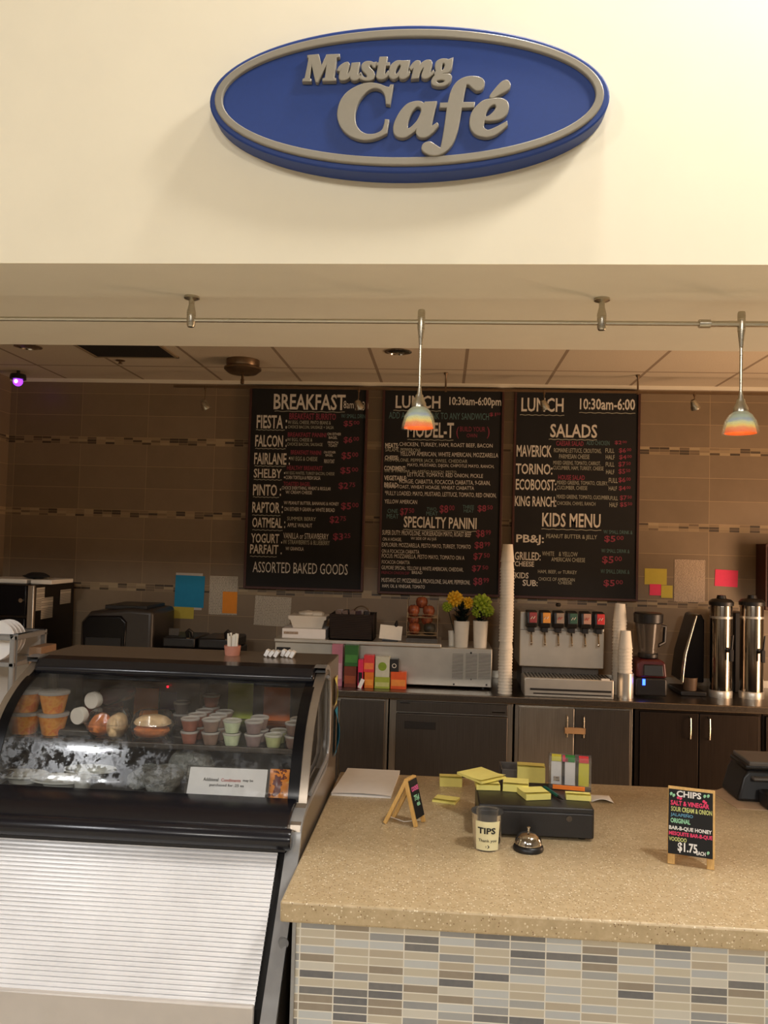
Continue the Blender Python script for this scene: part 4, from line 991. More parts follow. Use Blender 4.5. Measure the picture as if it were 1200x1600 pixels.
m = MB(smooth=20); m.ball((cx_ - .02, 5.37, zz + .088), .055, .05, .024, 16, wob=.08, seed=2); m.ball((cx_ + .05, 5.38, zz + .088), .05, .05, .02, 16, wob=.08, seed=5); m.build('wrapping', MT['cup_paper'], bw)
# basket of packets
x0, x1 = W(514, 990, UY)[0], W(583, 990, UY)[0]
MT['wicker'] = None
t = NT('dark_wicker'); c = t.coord(); wv = t.add('ShaderNodeTexWave'); t.put(wv.inputs['Vector'], c); wv.inputs['Scale'].default_value = 55; wv.bands_direction = 'Z'
t.set(Base_Color=t.ramp(wv.outputs['Fac'], [(.2, S(22, 15, 12)), (.8, S(44, 30, 24))]), Roughness=.7); t.bump(wv.outputs['Fac'], .004, .6); MT['wicker'] = t.m
bk = thing('wicker_basket', 'dark wicker basket of wrapped snacks on the stainless shelf', 'basket', ((x0+x1)/2, 5.37, SHZ))
hb = .165; y0, y1 = UY, 5.50
m = MB(bevel=.004)
for a in ((x0, x1, y0, y0 + .012, 0), (x0, x1, y1 - .012, y1, 0), (x0, x0 + .012, y0, y1, 0), (x1 - .012, x1, y0, y1, 0)): m.box(a[0], a[1], a[2], a[3], SHZ, SHZ + hb)
m.box(x0, x1, y0, y1, SHZ, SHZ + .012); m.build('basket_body', MT['wicker'], bk)
m = MB(); m.tube([((x0+x1)/2 + .05 + .055*math.cos(a), 5.38, SHZ + hb - .01 + .055*math.sin(a)) for a in [PI*i/14 for i in range(15)]], .004, 8); m.build('wire_handle', MT['bronze'], bk)
rnd = random.Random(3); pc = [S(60, 34, 40), S(150, 140, 140), S(74, 44, 60), S(44, 36, 36), S(120, 100, 90)]
pms = [pm('snack_wrapper_%s' % 'abcde'[i], c, .3, var=.2, scale=40) for i, c in enumerate(pc)]
for i in range(10):
    xx = x0 + .03 + (x1 - x0 - .06)*(i % 5 + .5)/5; yy = y0 + .055 + .09*(i // 5)
    m = MB(bevel=.003); m.cbox((xx, yy, SHZ + hb - .022), .036, .02, .085, Matrix.Rotation(R(rnd.uniform(-10, 10)), 4, 'Y'))
    tag(m.build('snack_bar', pms[rnd.randrange(5)]), 'wrapped snack bar in the %s row of the dark basket, %s place from the left' % (('front', 'back')[i // 5], ['first', 'second', 'third', 'fourth', 'last'][i % 5]), 'snack bar', 'wrapped snacks in the basket')
for i in range(10):
    xx = x0 + .03 + (x1 - x0 - .06)*(i % 5 + .5)/5; yy = y0 + .055 + .09*(i // 5)
# card easel
x0, x1 = W(592, 985, UY)[0], W(627, 985, UY)[0]
cd = thing('table_card', 'cream card standing in a dark clip beside the basket', 'card', ((x0+x1)/2, UY + .02, SHZ))
ta = Matrix.Translation(((x0+x1)/2, UY + .02, SHZ + .012)) @ Matrix.Rotation(R(-12), 4, 'X') @ Matrix.Rotation(R(4), 4, 'Y')
m = MB(); m.box(-(x1-x0)/2, (x1-x0)/2, -.001, .001, 0, .09, ta); m.build('sheet', MT['cup_paper'], cd)
m = MB(); m.box(-.05, .05, .004, .012, -.012, .05, ta); m.box(-.05, .05, -.02, .06, -.012, -.006, Matrix.Translation(((x0+x1)/2, UY + .02, SHZ + .012))); m.build('stand', MT['black_plastic'], cd)
m = MB(); m.lathe([(.006, .078), (.014, .09), (.012, .105), (.004, .125), (0, .127)], n=12, m=ta @ Matrix.Translation((.03, .008, 0))); m.build('clip', MT['black_plastic'], cd)
# wire fruit rack
x0, x1 = W(635, 1000, UY)[0], W(683, 1000, UY)[0]
zt = W(660, 937, UY)[1]
fr = thing('fruit_rack', 'two-tier wire fruit rack on the stainless shelf', 'rack', ((x0+x1)/2, 5.34, SHZ))
for x in (x0, x1):
    for y in (UY + .01, UY + .17):
        m = MB(); m.cyl((x, y, SHZ), (x, y, zt), .0028, n=8); m.build('post', MT['chrome'], fr)
tz = (SHZ + .045, SHZ + .158)
for z in tz:
    m = MB()
    for y in [UY + .01 + .16*i/6 for i in range(7)]: m.cyl((x0, y, z), (x1, y, z), .0018, n=6)
    for x in (x0, x1): m.cyl((x, UY + .01, z), (x, UY + .17, z), .0025, n=6)
    m.cyl((x0, UY + .01, z + .02), (x1, UY + .01, z + .02), .002, n=6); m.build('shelf', MT['chrome'], fr)
m = MB(bevel=.002); m.box(x0 - .004, x1 + .004, UY, UY + .18, SHZ, SHZ + .028); m.build('base', MT['steel_dark'], fr)
def fruit_mat(name, a, b, rough=.35):
    t = NT(name); o = t.xyz(t.coord()); c = t.coord()
    mp = t.add('ShaderNodeMapping'); t.put(mp.inputs[0], c); mp.inputs['Scale'].default_value = (1, 1, .25)
    t.set(Base_Color=t.ramp(t.noise(mp.outputs[0], 70, 4), [(.35, a), (.65, b)]), Roughness=rough); return t.m
MT['apple'] = fruit_mat('red_apple', S(104, 40, 26), S(160, 88, 52)); MT['avocado'] = fruit_mat('avocado', S(44, 40, 32), S(62, 58, 44), .5)
def apple(lab, loc, mat, r_=.034):
    r = thing('apple' if mat is MT['apple'] else 'avocado', lab, 'fruit', loc, 0, 'fruit in the wire rack')
    m = MB(); m.lathe([(0, .006), (.35*r_, 0), (.7*r_, .18*r_), (.98*r_, .8*r_), (r_, 1.15*r_), (.86*r_, 1.6*r_), (.5*r_, 1.85*r_), (.2*r_, 1.78*r_), (0, 1.62*r_)], n=20); m.build('flesh', mat, r, True)
    m = MB(); m.cyl((0, 0, 1.6*r_), (.004, 0, 2.05*r_), .0018, n=6); m.build('stem', MT['wicker'], r, True)
xm = (x0 + x1)/2; w_ = x1 - x0
for dx, z, k, lab in ((-.30, tz[1], 0, 'apple on the top tier of the rack, left of the lower pair'), (.2, tz[1], 0, 'apple on the top tier of the rack, right of the lower pair'), (-.04, tz[1] + .052, 0, 'topmost apple resting on the two others on the rack'),
                      (-.26, tz[0], 0, 'apple at the lower tier of the rack, front left'), (.24, tz[0], 1, 'dark avocado at the lower tier of the rack'), (-.30, tz[0] + .054, 0, 'apple stacked upper left on the lower tier'), (.14, tz[0] + .056, 0, 'apple stacked upper right on the lower tier')):
    apple(lab, (xm + dx*w_, UY + .07 + (.035 if 'upper' in lab or 'topmost' in lab else 0), z + .002), MT['avocado'] if k else MT['apple'], .039)
# flower cups
MT['petal_y'] = pm('yellow_petals', S(226, 178, 40), .6, var=.2, scale=60); MT['petal_g'] = pm('lime_petals', S(150, 170, 44), .6, var=.2, scale=60); MT['leaf'] = pm('dark_leaf', S(24, 36, 26), .5, var=.3, scale=40)
def vase(lab, px0, px1, blooms, h):
    x0, x1 = W(px0, 1012, UY + .06)[0], W(px1, 1012, UY + .06)[0]; xc = (x0+x1)/2; yc = UY + .06; rr = (x1-x0)/2
    r = thing('flower_vase', lab, 'flower vase', (xc, yc, uz1), 0, 'white vases of paper flowers')
    m = MB(); m.lathe([(rr*.82, 0), (rr*.84, .004), (rr*.98, h), (rr*.94, h + .002), (rr*.78, .02), (0, .02)], (xc, yc, uz1), 24); m.build('vase', MT['cup_paper'], r)
    m = MB(smooth=20); rnd = random.Random(len(lab))
    for i in range(70):
        a = rnd.uniform(0, 6.28); q = rnd.uniform(.03, .10); zc = uz1 + h + rnd.uniform(.01, .11)
        dirv = Vector((math.cos(a), .6*math.sin(a), rnd.uniform(.1, .9))).normalized(); sdv = dirv.cross(Vector((0, 0, 1))).normalized()*.016
        p = Vector((xc, yc, zc - .03)); e = p + dirv*q
        m._new([p, p + dirv*q*.5 + sdv, e, p + dirv*q*.5 - sdv], [(0, 1, 2, 3)])
    m.build('foliage', MT['leaf'], r)
    for bx_, bz_, br, k in blooms:
        fx, fz = W(bx_, bz_, yc)
        m = MB(); m.cyl((xc + (fx-xc)*.3, yc, uz1 + .03), (fx, yc, fz), .003, n=6); m.build('stalk', MT['leaf'], r)
        m = MB(smooth=25)
        for i in range(34):
            th = math.acos(1 - 2*(i + .5)/34); ph = i*2.4
            dv = Vector((math.sin(th)*math.cos(ph), math.sin(th)*math.sin(ph), math.cos(th)))
            rot = dv.to_track_quat('Z', 'Y').to_matrix().to_4x4()
            m.ball(Vector((fx, yc, fz)) + dv*br*.62, br*.22, br*.22, br*.42, 8, m=rot)
        m.build('bloom', MT[k], r)
    return r
vase('white vase of yellow paper flowers on the stainless unit', 708, 733, [(711, 936, .056, 'petal_y'), (699, 948, .036, 'petal_g'), (731, 942, .040, 'petal_y')], .165)
vase('white vase of lime green paper flowers beside the tall cup tower', 738, 762, [(753, 943, .066, 'petal_g'), (747, 955, .044, 'petal_g'), (762, 954, .044, 'petal_g')], .17)
x_ = W(705, 1010, UY + .1)[0]
m = MB(); m.lathe([(0, 0), (.022, 0), (.027, .095), (.024, .095), (.02, .006), (0, .006)], (x_ + .005, UY + .12, uz1), 18); tag(m.build('small_vase', MT['cup_paper']), 'small white cup behind the vase of yellow flowers', 'cup')

# tea and juice cartons in front of the unit
def carton(name, lab, px0, px1, py0, py1, y, mats, z0=None, dep=.06, print_=None):
    xa, za = W(px0, py1, y); xb, zb = W(px1, py0, y)
    if z0 is None: z0 = BT
    h = (zb - za)
    r = thing(name, lab, 'carton', ((xa+xb)/2, y + dep/2, z0), 0, 'tea and snack cartons in front of the unit')
    m = MB(bevel=.0015); m.box(xa, xb, y, y + dep, z0, z0 + h); m.build('carton_body', mats[0], r)
    if len(mats) > 1:
        if print_ == 'disc':
            m = MB(); m.lathe([(0, 0), (min(xb-xa, h)*.30, 0), (min(xb-xa, h)*.30, .001)], ((xa+xb)/2, y, z0 + h*.52), 20, m=Matrix.Rotation(PI/2, 4, 'X')); m.build('picture', mats[1], r)
        elif print_ == 'ring':
            m = MB(); m.lathe([(.010, 0), (.014, 0), (.014, .001), (.010, .001), (.010, 0)], ((xa+xb)/2, y, z0 + h*.48), 20, m=Matrix.Rotation(PI/2, 4, 'X'), cap=False); m.build('emblem', mats[1], r)
        else:
            m = MB(); m.box(xa + .004, xb - .004, y - .001, y + .001, z0 + h*.18, z0 + h*.55); m.build('printed_band', mats[1], r)
    return z0 + h
cmat = lambda n, c: pm('carton_' + n, S(*c), .45, var=.06, scale=40)
YT = 5.15
zt = carton('tall_carton', 'lilac pink carton partly behind the display case corner', 517, 536, 1009, 1074, 5.17, [cmat('lilac', (206, 132, 154)), cmat('lilac_light', (226, 176, 190))], dep=.035)
zt = carton('tea_carton', 'brown red carton under the green carton', 537, 557, 1041, 1073, YT, [cmat('rust', (120, 50, 28)), cmat('rust_light', (160, 76, 40))])
carton('tea_carton', 'green carton standing on the brown red carton', 538, 560, 1009, 1041, YT, [cmat('green', (44, 104, 40)), cmat('green_light', (70, 140, 60))], zt)
carton('slim_carton', 'slim pink carton with black top between green and orange cartons', 559, 568, 1014, 1058, YT - .01, [cmat('hot_pink', (222, 40, 92)), MT['black_plastic']], BT)
zt = carton('tea_carton', 'orange carton below the red and pink carton', 569, 584, 1049, 1073, YT, [cmat('orange', (226, 122, 30)), cmat('orange_light', (242, 160, 60))])
carton('tea_carton', 'red and pink carton standing on the orange carton', 568, 585, 1023, 1049, YT, [cmat('coral', (222, 60, 66)), cmat('peach', (240, 130, 70))], zt)
zt = carton('tea_carton', 'pale green carton below the white carton with green fruit', 585, 609, 1057, 1074, YT, [cmat('apple_green', (164, 180, 62)), cmat('pale_green', (200, 204, 130))])
carton('tea_carton', 'white carton with green fruit picture on the pale green carton', 586, 609, 1026, 1057, YT, [cmat('white', (206, 208, 190)), cmat('leaf_green', (130, 160, 40))], zt, print_='disc')
zt = carton('tea_carton', 'bright orange carton at the right end of the carton row', 610, 635, 1049, 1075, YT, [cmat('bright_orange', (226, 92, 34)), cmat('amber', (240, 150, 66))])
carton('tea_carton', 'black carton with white ring emblem on the bright orange carton', 609, 623, 1030, 1049, YT, [cmat('black', (28, 26, 26)), MT['cup_paper']], zt, print_='ring')
xa, za = W(557, 1072, YT - .03); xb, zb = W(566, 1057, YT - .03)
m = MB(bevel=.001); m.box(-.012, .012, -.003, .003, 0, .06, Matrix.Translation(((xa+xb)/2, YT - .03, BT + .003)) @ Matrix.Rotation(R(22), 4, 'Y')); tag(m.build('white_packet', MT['white_paper']), 'small white packet leaning at the foot of the slim pink carton', 'packet')

# paper cup towers: upside-down cups, every cup an object
def cup_mesh():
    m = MB(); m.lathe([(.0445, .001), (.0445, .006), (.042, .007), (.031, .108), (.0305, .111), (.027, .111), (.027, .105), (0, .105)], n=24, cap=False)
    return m.build('paper_cup', MT['cup_paper'])
cup0 = [None]
def tower(px, py_top, y, z0, lab, grp, n, breaks=()):
    x = P(px, 1000, y=y).x
    ztop = W(px, py_top, y)[1]; step = (ztop - z0 - .111 - .03*len(breaks))/(n - 1); z = z0
    xt = P(px + (0 if px < 900 else -4), py_top, y=y).x
    rnd = random.Random(int(px))
    for i in range(n):
        o = cup0[0] if cup0[0] and not cup0[0].get('used') else None
        if cup0[0] is None: cup0[0] = cup_mesh(); o = cup0[0]
        else: o = cup0[0].copy(); COL.objects.link(o)
        o.location = (x + rnd.uniform(-.0012, .0012), y, z)
        tag(o, lab, 'paper cup', grp)
        z += step + (.03 if i in breaks else 0)
tower(790.5, 850, 5.16, BT, 'white paper cup nested upside down in the tallest cup tower', 'paper cups in the tallest tower left of the soda dispenser', 40, (14, 38))
tower(968, 943, 5.30, BT, 'white paper cup nested upside down in the tower behind the steel cup holder', 'paper cups in the tower right of the soda dispenser', 24)
x_ = P(977, 1060, y=5.18).x
hd = thing('cup_holder', 'small round stainless holder with a short stack of paper cups', 'cup holder', (x_, 5.18, BT))
m = MB(); m.lathe([(0, .003), (.046, .003), (.046, .15), (.049, .15), (.049, 0), (0, 0)], (x_, 5.18, BT), 28, cap=False); m.build('cylinder', MT['steel'], hd)
tower(977, 985, 5.18, BT + .006, 'white paper cup in the short stack standing in the steel holder', 'paper cups in the steel holder', 15)

# soda dispenser
SY = 5.22
sx0, sx1 = W(812, 1000, SY)[0], W(944, 1000, SY)[0]
sd = thing('soda_dispenser', 'stainless six-valve soda dispenser under the salads board', 'soda dispenser', ((sx0+sx1)/2, 5.4, BT))
zt = W(870, 957, SY)[1]; zm = W(870, 1043, SY)[1]
m = MB(bevel=.006); m.box(sx0, sx1, SY, 5.62, zm, zt); m.build('upper_body', MT['steel'], sd)
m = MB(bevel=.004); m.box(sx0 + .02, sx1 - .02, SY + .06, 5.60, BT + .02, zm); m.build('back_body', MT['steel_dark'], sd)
m = MB(bevel=.003); m.box(sx0 + .001, sx1 - .001, SY - .003, SY + .001, zt - .115, zt - .112); m.build('panel_seam', MT['steel_dark'], sd)
m = MB(bevel=.006); m.box(sx0 + .02, sx1 + .035, SY - .14, SY + .08, BT, BT + .115); dt = m.build('drip_tray', MT['steel'], sd)
m = MB(); m.box(sx0 + .055, sx1 + .02, SY - .144, SY - .139, BT + .04, BT + .052); m.box(sx0 + .075, sx1 + .02, SY - .144, SY - .139, BT + .018, BT + .025); m.build('slot', MT['black_matte'], dt)
x_, z_ = W(946, 1062, SY - .14); m = MB(); m.box(x_ - .025, x_ + .025, SY - .145, SY - .139, z_ - .006, z_ + .006); m.build('badge', MT['white_plastic'], dt)
m = MB()
for i in range(24):
    x = sx0 + .04 + (sx1 - sx0 - .02)*i/23; m.box(x - .003, x + .003, SY - .125, SY + .06, BT + .115, BT + .119)
m.build('cup_grid', MT['steel_dark'], dt)
vl = [(S(150, 44, 40), 'red'), (S(226, 150, 34), 'amber'), (S(150, 130, 112), 'beige'), (S(40, 84, 58), 'green'), (S(186, 140, 118), 'peach'), (S(208, 40, 34), 'scarlet')]
for i, (c, nm) in enumerate(vl):
    px = 831 + 21.1*i
    x, z = W(px, 968 + i*.6, SY - .08)
    yv = SY - .08
    m = MB(bevel=.008, bseg=3); m.prism([(x - .034, SY, z - .052), (x - .034, yv + .012, z - .05), (x - .034, yv - .012, z - .02), (x - .034, yv - .006, z + .05), (x - .034, SY, z + .056)], (.068, 0, 0)); v_ = m.build('valve', MT['black_plastic'], sd)
    v_['label'] = 'black dispensing valve with %s flavour label' % nm
    m = MB(bevel=.002); m.prism([(x - .016, yv - .014, z - .018), (x + .030, yv - .014, z - .018), (x + .030, yv - .009, z + .045), (x - .016, yv - .009, z + .045)], (0, .006, 0)); lb = m.build('flavour_label', pm('flavour_' + nm, c, .4, var=.06), v_)
    m = MB(); m.tube([(x - .008, yv - .0155, z + .004), (x + .002, yv - .0155, z + .020), (x + .008, yv - .0152, z + .006), (x + .018, yv - .015, z + .022)], .0022, 6); m.build('flavour_mark', MT['cup_paper'] if nm not in ('beige', 'peach') else MT['red_ink'], lb)
    m = MB(bevel=.004); m.box(x - .02, x + .02, yv + .005, SY, z - .078, z - .048); m.build('nozzle', MT['black_plastic'], v_)
    m = MB(); m.tube([(x + .004, SY - .02, z - .07), (x + .004, SY - .035, z - .10), (x + .004, SY - .05, z - .145)], .006, 8); m.ball((x + .004, SY - .052, z - .15), .008, .006, .012, 8); m.build('lever', MT['chrome'], v_)
m = MB(); x_, z_ = W(873, 948, SY - .07); m.lathe([(.012, 0), (.018, .01), (.012, .022), (0, .024)], (x_, SY - .05, z_), 12); m.build('lock_knob', MT['black_plastic'], sd)

# blender
y_ = 5.28; x_ = W(1012, 1040, y_)[0]
bl = thing('blender', 'red and black blender with a glowing blue light', 'blender', (x_, y_, BT))
m = MB(bevel=.012, bseg=3); m.prism([(x_ - .095, y_ - .10, BT + .012), (x_ + .095, y_ - .10, BT + .012), (x_ + .095, y_ - .10, BT + .11), (x_ + .088, y_ - .10, BT + .125), (x_ - .088, y_ - .10, BT + .125), (x_ - .095, y_ - .10, BT + .11)], (0, .2, 0)); m.build('base', MT['black_plastic'], bl)
MT['blender_red'] = pm('blender_red', S(70, 12, 16), .3)
m = MB(bevel=.012, bseg=3); m.prism([(x_ - .09, y_ - .095, BT + .125), (x_ + .095, y_ - .095, BT + .125), (x_ + .088, y_ - .085, BT + .215), (x_ + .06, y_ - .08, BT + .235), (x_ - .06, y_ - .08, BT + .235), (x_ - .088, y_ - .085, BT + .215)], (0, .18, 0)); m.build('motor_housing', MT['blender_red'], bl)
m = MB(bevel=.006); m.prism([(x_ - .05, y_ - .104, BT + .135), (x_ + .075, y_ - .104, BT + .135), (x_ + .07, y_ - .092, BT + .205), (x_ - .045, y_ - .092, BT + .205)], (0, .02, 0)); m.build('front_plate', MT['black_plastic'], bl)
t = NT('smoky_jar'); t.set(Base_Color=S(88, 80, 72), Roughness=.15, Alpha=.72); MT['jar'] = t.m
m = MB(); m.lathe([(.056, 0), (.058, .03), (.078, .18), (.08, .19), (.074, .19), (.054, .03)], (x_, y_, BT + .265), 4*7, fl=(.02, 4), cap=False); m.build('jar', MT['jar'], bl)
m = MB(bevel=.006); m.lathe([(.06, 0), (.062, .03), (.056, .034)], (x_, y_, BT + .235), 20); m.build('collar', MT['black_plastic'], bl)
m = MB(bevel=.004); m.lathe([(.075, 0), (.088, .005), (.09, .06), (.082, .068), (0, .068)], (x_, y_, BT + .45), 24); m.build('lid', MT['black_plastic'], bl)
m = MB(); m.tube([(x_ + .075, y_ + .03, BT + .44), (x_ + .12, y_ + .06, BT + .43), (x_ + .115, y_ + .06, BT + .33), (x_ + .07, y_ + .03, BT + .31)], .012, 10); m.build('handle', MT['black_plastic'], bl)
x2, z2 = W(1006, 1066, y_ - .105)
m = MB(); m.box(x2 - .007, x2 + .009, y_ - .105, y_ - .098, z2 - .018, z2 + .018); m.build('blue_light', emit('blue_led', S(30, 60, 255), 14), bl)

# curved-edge appliance
y_ = 5.36
x0, x1 = W(1066, 1070, y_)[0], W(1100, 1070, y_)[0]
ca = thing('coffee_brewer', 'dark brewer with curved shiny front edge between blender and urns', 'coffee brewer', ((x0+x1)/2, y_ + .1, BT))
zt = W(1092, 962, y_)[1]
prof = [(0, BT + .08), (.005, BT + .16), (.018, BT + .26), (.045, BT + .36), (.085, zt)]
m = MB(bevel=.008); m.prism([(x0 + a, y_, z) for a, z in prof] + [(x1 - .02, y_, zt + .01), (x1, y_, zt - .03), (x1, y_, BT + .08)], (0, .26, 0)); m.build('tower', MT['black_gloss'], ca)
m = MB(); m.tube([(x0 + a - .003, y_ - .004, z) for a, z in prof], .012, 10, rad=[.012, .012, .011, .009, .006]); m.build('curved_edge', MT['chrome'], ca)
m = MB(bevel=.006); m.box(x0 - .02, x1 + .005, y_ - .04, y_ + .26, BT, BT + .03); m.build('base', MT['black_plastic'], ca)
m = MB(); m.lathe([(0, 0), (.04, 0), (.046, .08), (.043, .08), (.037, .006), (0, .006)], (x0 + .05, y_ + .01, BT + .031), 20); m.build('drip_cup', pm('tan_cup', S(98, 76, 56), .5), ca)

# beverage urns
MT['urn'] = steel('urn_steel', S(150, 140, 128), .16, (1, 1, 1), .03)
def urn(lab, px0, px1, y):
    x0, x1 = W(px0, 1010, y)[0], W(px1, 1010, y)[0]; xc = (x0+x1)/2; rr = (x1-x0)/2*1.0
    zt = W((px0+px1)/2, 946, y)[1]; h = zt - BT
    r = thing('beverage_urn', lab, 'beverage urn', (xc, y, BT), 0, 'tall stainless beverage urns')
    yc = y + rr
    m = MB(); m.lathe([(rr, .04), (rr, h - .01), (rr*.97, h)], (xc, yc, BT), 40); m.build('cylinder', MT['urn'], r)
    m = MB(); m.lathe([(rr*1.06, 0), (rr*1.08, .035), (rr*1.0, .045)], (xc, yc, BT), 32); m.build('base', MT['steel'], r)
    m = MB(); m.lathe([(rr*1.12, -.004), (rr*1.14, .018), (rr*.9, .034), (.03, .04), (.025, .06), (0, .062)], (xc, yc, BT + h), 32); m.build('lid', MT['black_plastic'], r)
    m = MB(); m.lathe([(rr*1.03, 0), (rr*1.03, .014)], (xc, yc, BT + h - .085), 32); m.build('band', MT['steel'], r)
    xs = xc + rr*.45
    m = MB(bevel=.003); m.cyl((xs, yc - rr*.6, BT + .30), (xs, y - .035, BT + .30), .016); m.box(xs - .011, xs + .011, y - .045, y - .02, BT + .235, BT + .31); m.cyl((xs, y - .035, BT + .30), (xs + .008, y - .04, BT + .40), .008, .005); m.build('spigot', MT['black_plastic'], r)
    return r
urn('tall stainless beverage urn with black spigot, left of the two', 1115, 1149, 5.28)
urn('tall stainless beverage urn with black spigot, at the right edge', 1163, 1199, 5.28)
m = MB(bevel=.006); m.box(W(1150, 1000, 5.5)[0], W(1162, 1000, 5.5)[0] + .03, 5.52, 5.72, BT, BT + .52)  # dark block added to stand for the shade in the gap between the urns
tag(m.build('urn_gap_shade', MT['black_plastic']), 'dark block put in for the shade between and behind the two urns', 'shade block')
x0 = W(1194, 900, 5.62)[0]
cb = thing('wall_cabinet', 'dark brown cupboard on the wall cut by the right edge', 'cupboard', (x0 + .4, 5.68, 1.40))
m = MB(bevel=.004); m.box(x0, XR - .05, 5.60, YB - .002, 1.40, 1.84); m.build('body', MT['red_wood'], cb)
m = MB(bevel=.003); m.box(x0 + .02, XR - .07, 5.588, 5.60, 1.42, 1.82); m.build('door', MT['red_wood'], cb)

# ---- machines at the left
OY = 5.12; ox1 = W(52, 950, OY)[0]; oz = W(52, 914, OY)[1]
MT['oven_side'] = steel('oven_side_panel', S(70, 62, 54), .4, (20, 1, 20))
ov = thing('steel_oven', 'big stainless oven with black front at the left end of the worktop', 'oven', (ox1 - .28, 5.4, BT))
m = MB(bevel=.006); m.box(XL + .03, ox1, OY + .02, 5.70, BT + .03, oz); m.build('body', MT['oven_side'], ov)
for x in (XL + .1, ox1 - .06):
    m = MB(); m.cyl((x, 5.2, BT), (x, 5.2, BT + .03), .02); m.cyl((x, 5.62, BT), (x, 5.62, BT + .03), .02); m.build('foot', MT['black_plastic'], ov)
m = MB(bevel=.006); m.box(ox1 - .045, ox1, OY, OY + .02, BT + .03, oz - .002); m.build('front_frame', MT['steel_v'], ov)
m = MB(bevel=.006); m.box(XL + .035, ox1 - .05, OY - .004, OY + .02, oz - .20, oz - .005); m.build('control_panel', MT['black_gloss'], ov)
m = MB(bevel=.006); m.box(XL + .035, ox1 - .05, OY - .008, OY + .02, BT + .05, oz - .215); d_ = m.build('door', MT['black_gloss'], ov)
m = MB(); m.tube([(XL + .06, OY - .008, oz - .26), (XL + .06, OY - .045, oz - .25), (ox1 - .10, OY - .045, oz - .25), (ox1 - .10, OY - .008, oz - .26)], .01, 8); m.build('handle', MT['chrome'], d_)
m = MB(); m.lathe([(0, .0), (.016, 0), (.014, .02), (0, .02)], (ox1 - .075, OY - .004, oz - .1), 14, m=Matrix.Rotation(PI/2, 4, 'X')); m.build('knob', MT['chrome'], ov)
for i, (ya, yb_, za, zb, lab) in enumerate(((5.15, 5.26, oz - .17, oz - .02, 'dull sheet on the oven side, upper front'), (5.22, 5.38, oz - .23, oz - .09, 'dull sheet on the oven side, lower middle'), (5.48, 5.64, oz - .15, oz - .05, 'dull sheet on the oven side towards the wall'))):
    m = MB(); m.box(ox1 + .001 + .001*i, ox1 + .002 + .001*i, ya, yb_, za, zb); tag(m.build('paper_sheet', MT['print']), lab, 'paper', 'papers on the oven side')
tz_ = oz
for i, (px0, px1, lab) in enumerate(((-30, 44, 'white flat tray on the oven at the left frame edge'), (50, 83, 'white flat tray on the oven towards its right side'))):
    xa, xb = W(px0, 905, OY + .1)[0], W(px1, 905, OY + .1)[0]
    m = MB(bevel=.006); m.box(max(xa, XL + .04), xb, OY + .08, OY + .40, tz_ + .001, tz_ + .030); tag(m.build('flat_tray', MT['cup_paper']), lab, 'tray', 'white trays on the oven')
m = MB(smooth=25); m.ball((W(47, 900, OY + .1)[0], OY + .2, tz_ + .05), .09, .07, .022, 16, wob=.08, seed=3); tag(m.build('dark_cloth', MT['black_matte']), 'dark crumpled cloth lying on the white trays', 'cloth')
# coffee grinder / toaster
x0, x1 = W(124, 1000, 5.2)[0], W(200, 1000, 5.2)[0]; x2 = W(238, 1000, 5.2)[0]; zt = W(190, 950, 5.2)[1]
tm = thing('coffee_machine', 'dark bulky coffee machine behind the display case', 'coffee machine', ((x0+x2)/2, 5.4, BT))
m = MB(bevel=.03, bseg=4); m.prism([(x0, 5.2, BT + .02), (x2, 5.2, BT + .02), (x2, 5.2, zt - .01), (x1, 5.2, zt), (x0 + .06, 5.2, zt - .03), (x0, 5.2, zt - .10)], (0, .44, 0)); m.build('housing', pm('brown_black_plastic', S(52, 46, 40), .4), tm)
m = MB(bevel=.012, bseg=3); m.prism([(x0 + .03, 5.185, BT + .12), (x1 - .02, 5.185, BT + .12), (x1 - .01, 5.185, zt - .09), (x1 - .05, 5.185, zt - .05), (x0 + .06, 5.185, zt - .055), (x0 + .02, 5.185, zt - .1)], (0, .03, 0)); fp = m.build('front_panel', MT['black_gloss'], tm)
m = MB(); m.box(x0 + .05, x1 - .04, 5.178, 5.188, BT + .155, BT + .16 + .09); m.build('display', MT['black_plastic'], fp)
m = MB(bevel=.003); m.box(W(170, 945, 5.3)[0], W(234, 945, 5.3)[0], 5.24, 5.6, zt - .012, zt + .014); m.build('lid', MT['black_plastic'], tm)
for px in (143, 172):
    x_, z_ = W(px, 1013, 5.18); m = MB(); m.lathe([(0, 0), (.014, 0), (.012, .03), (0, .03)], (x_, 5.19, z_), 14, m=Matrix.Rotation(PI/2, 4, 'X')); m.build('knob', MT['chrome'], tm)
m = MB(); m.box(x0 + .02, x2 - .02, 5.25, 5.6, BT, BT + .02); m.build('foot', MT['rubber'], tm)
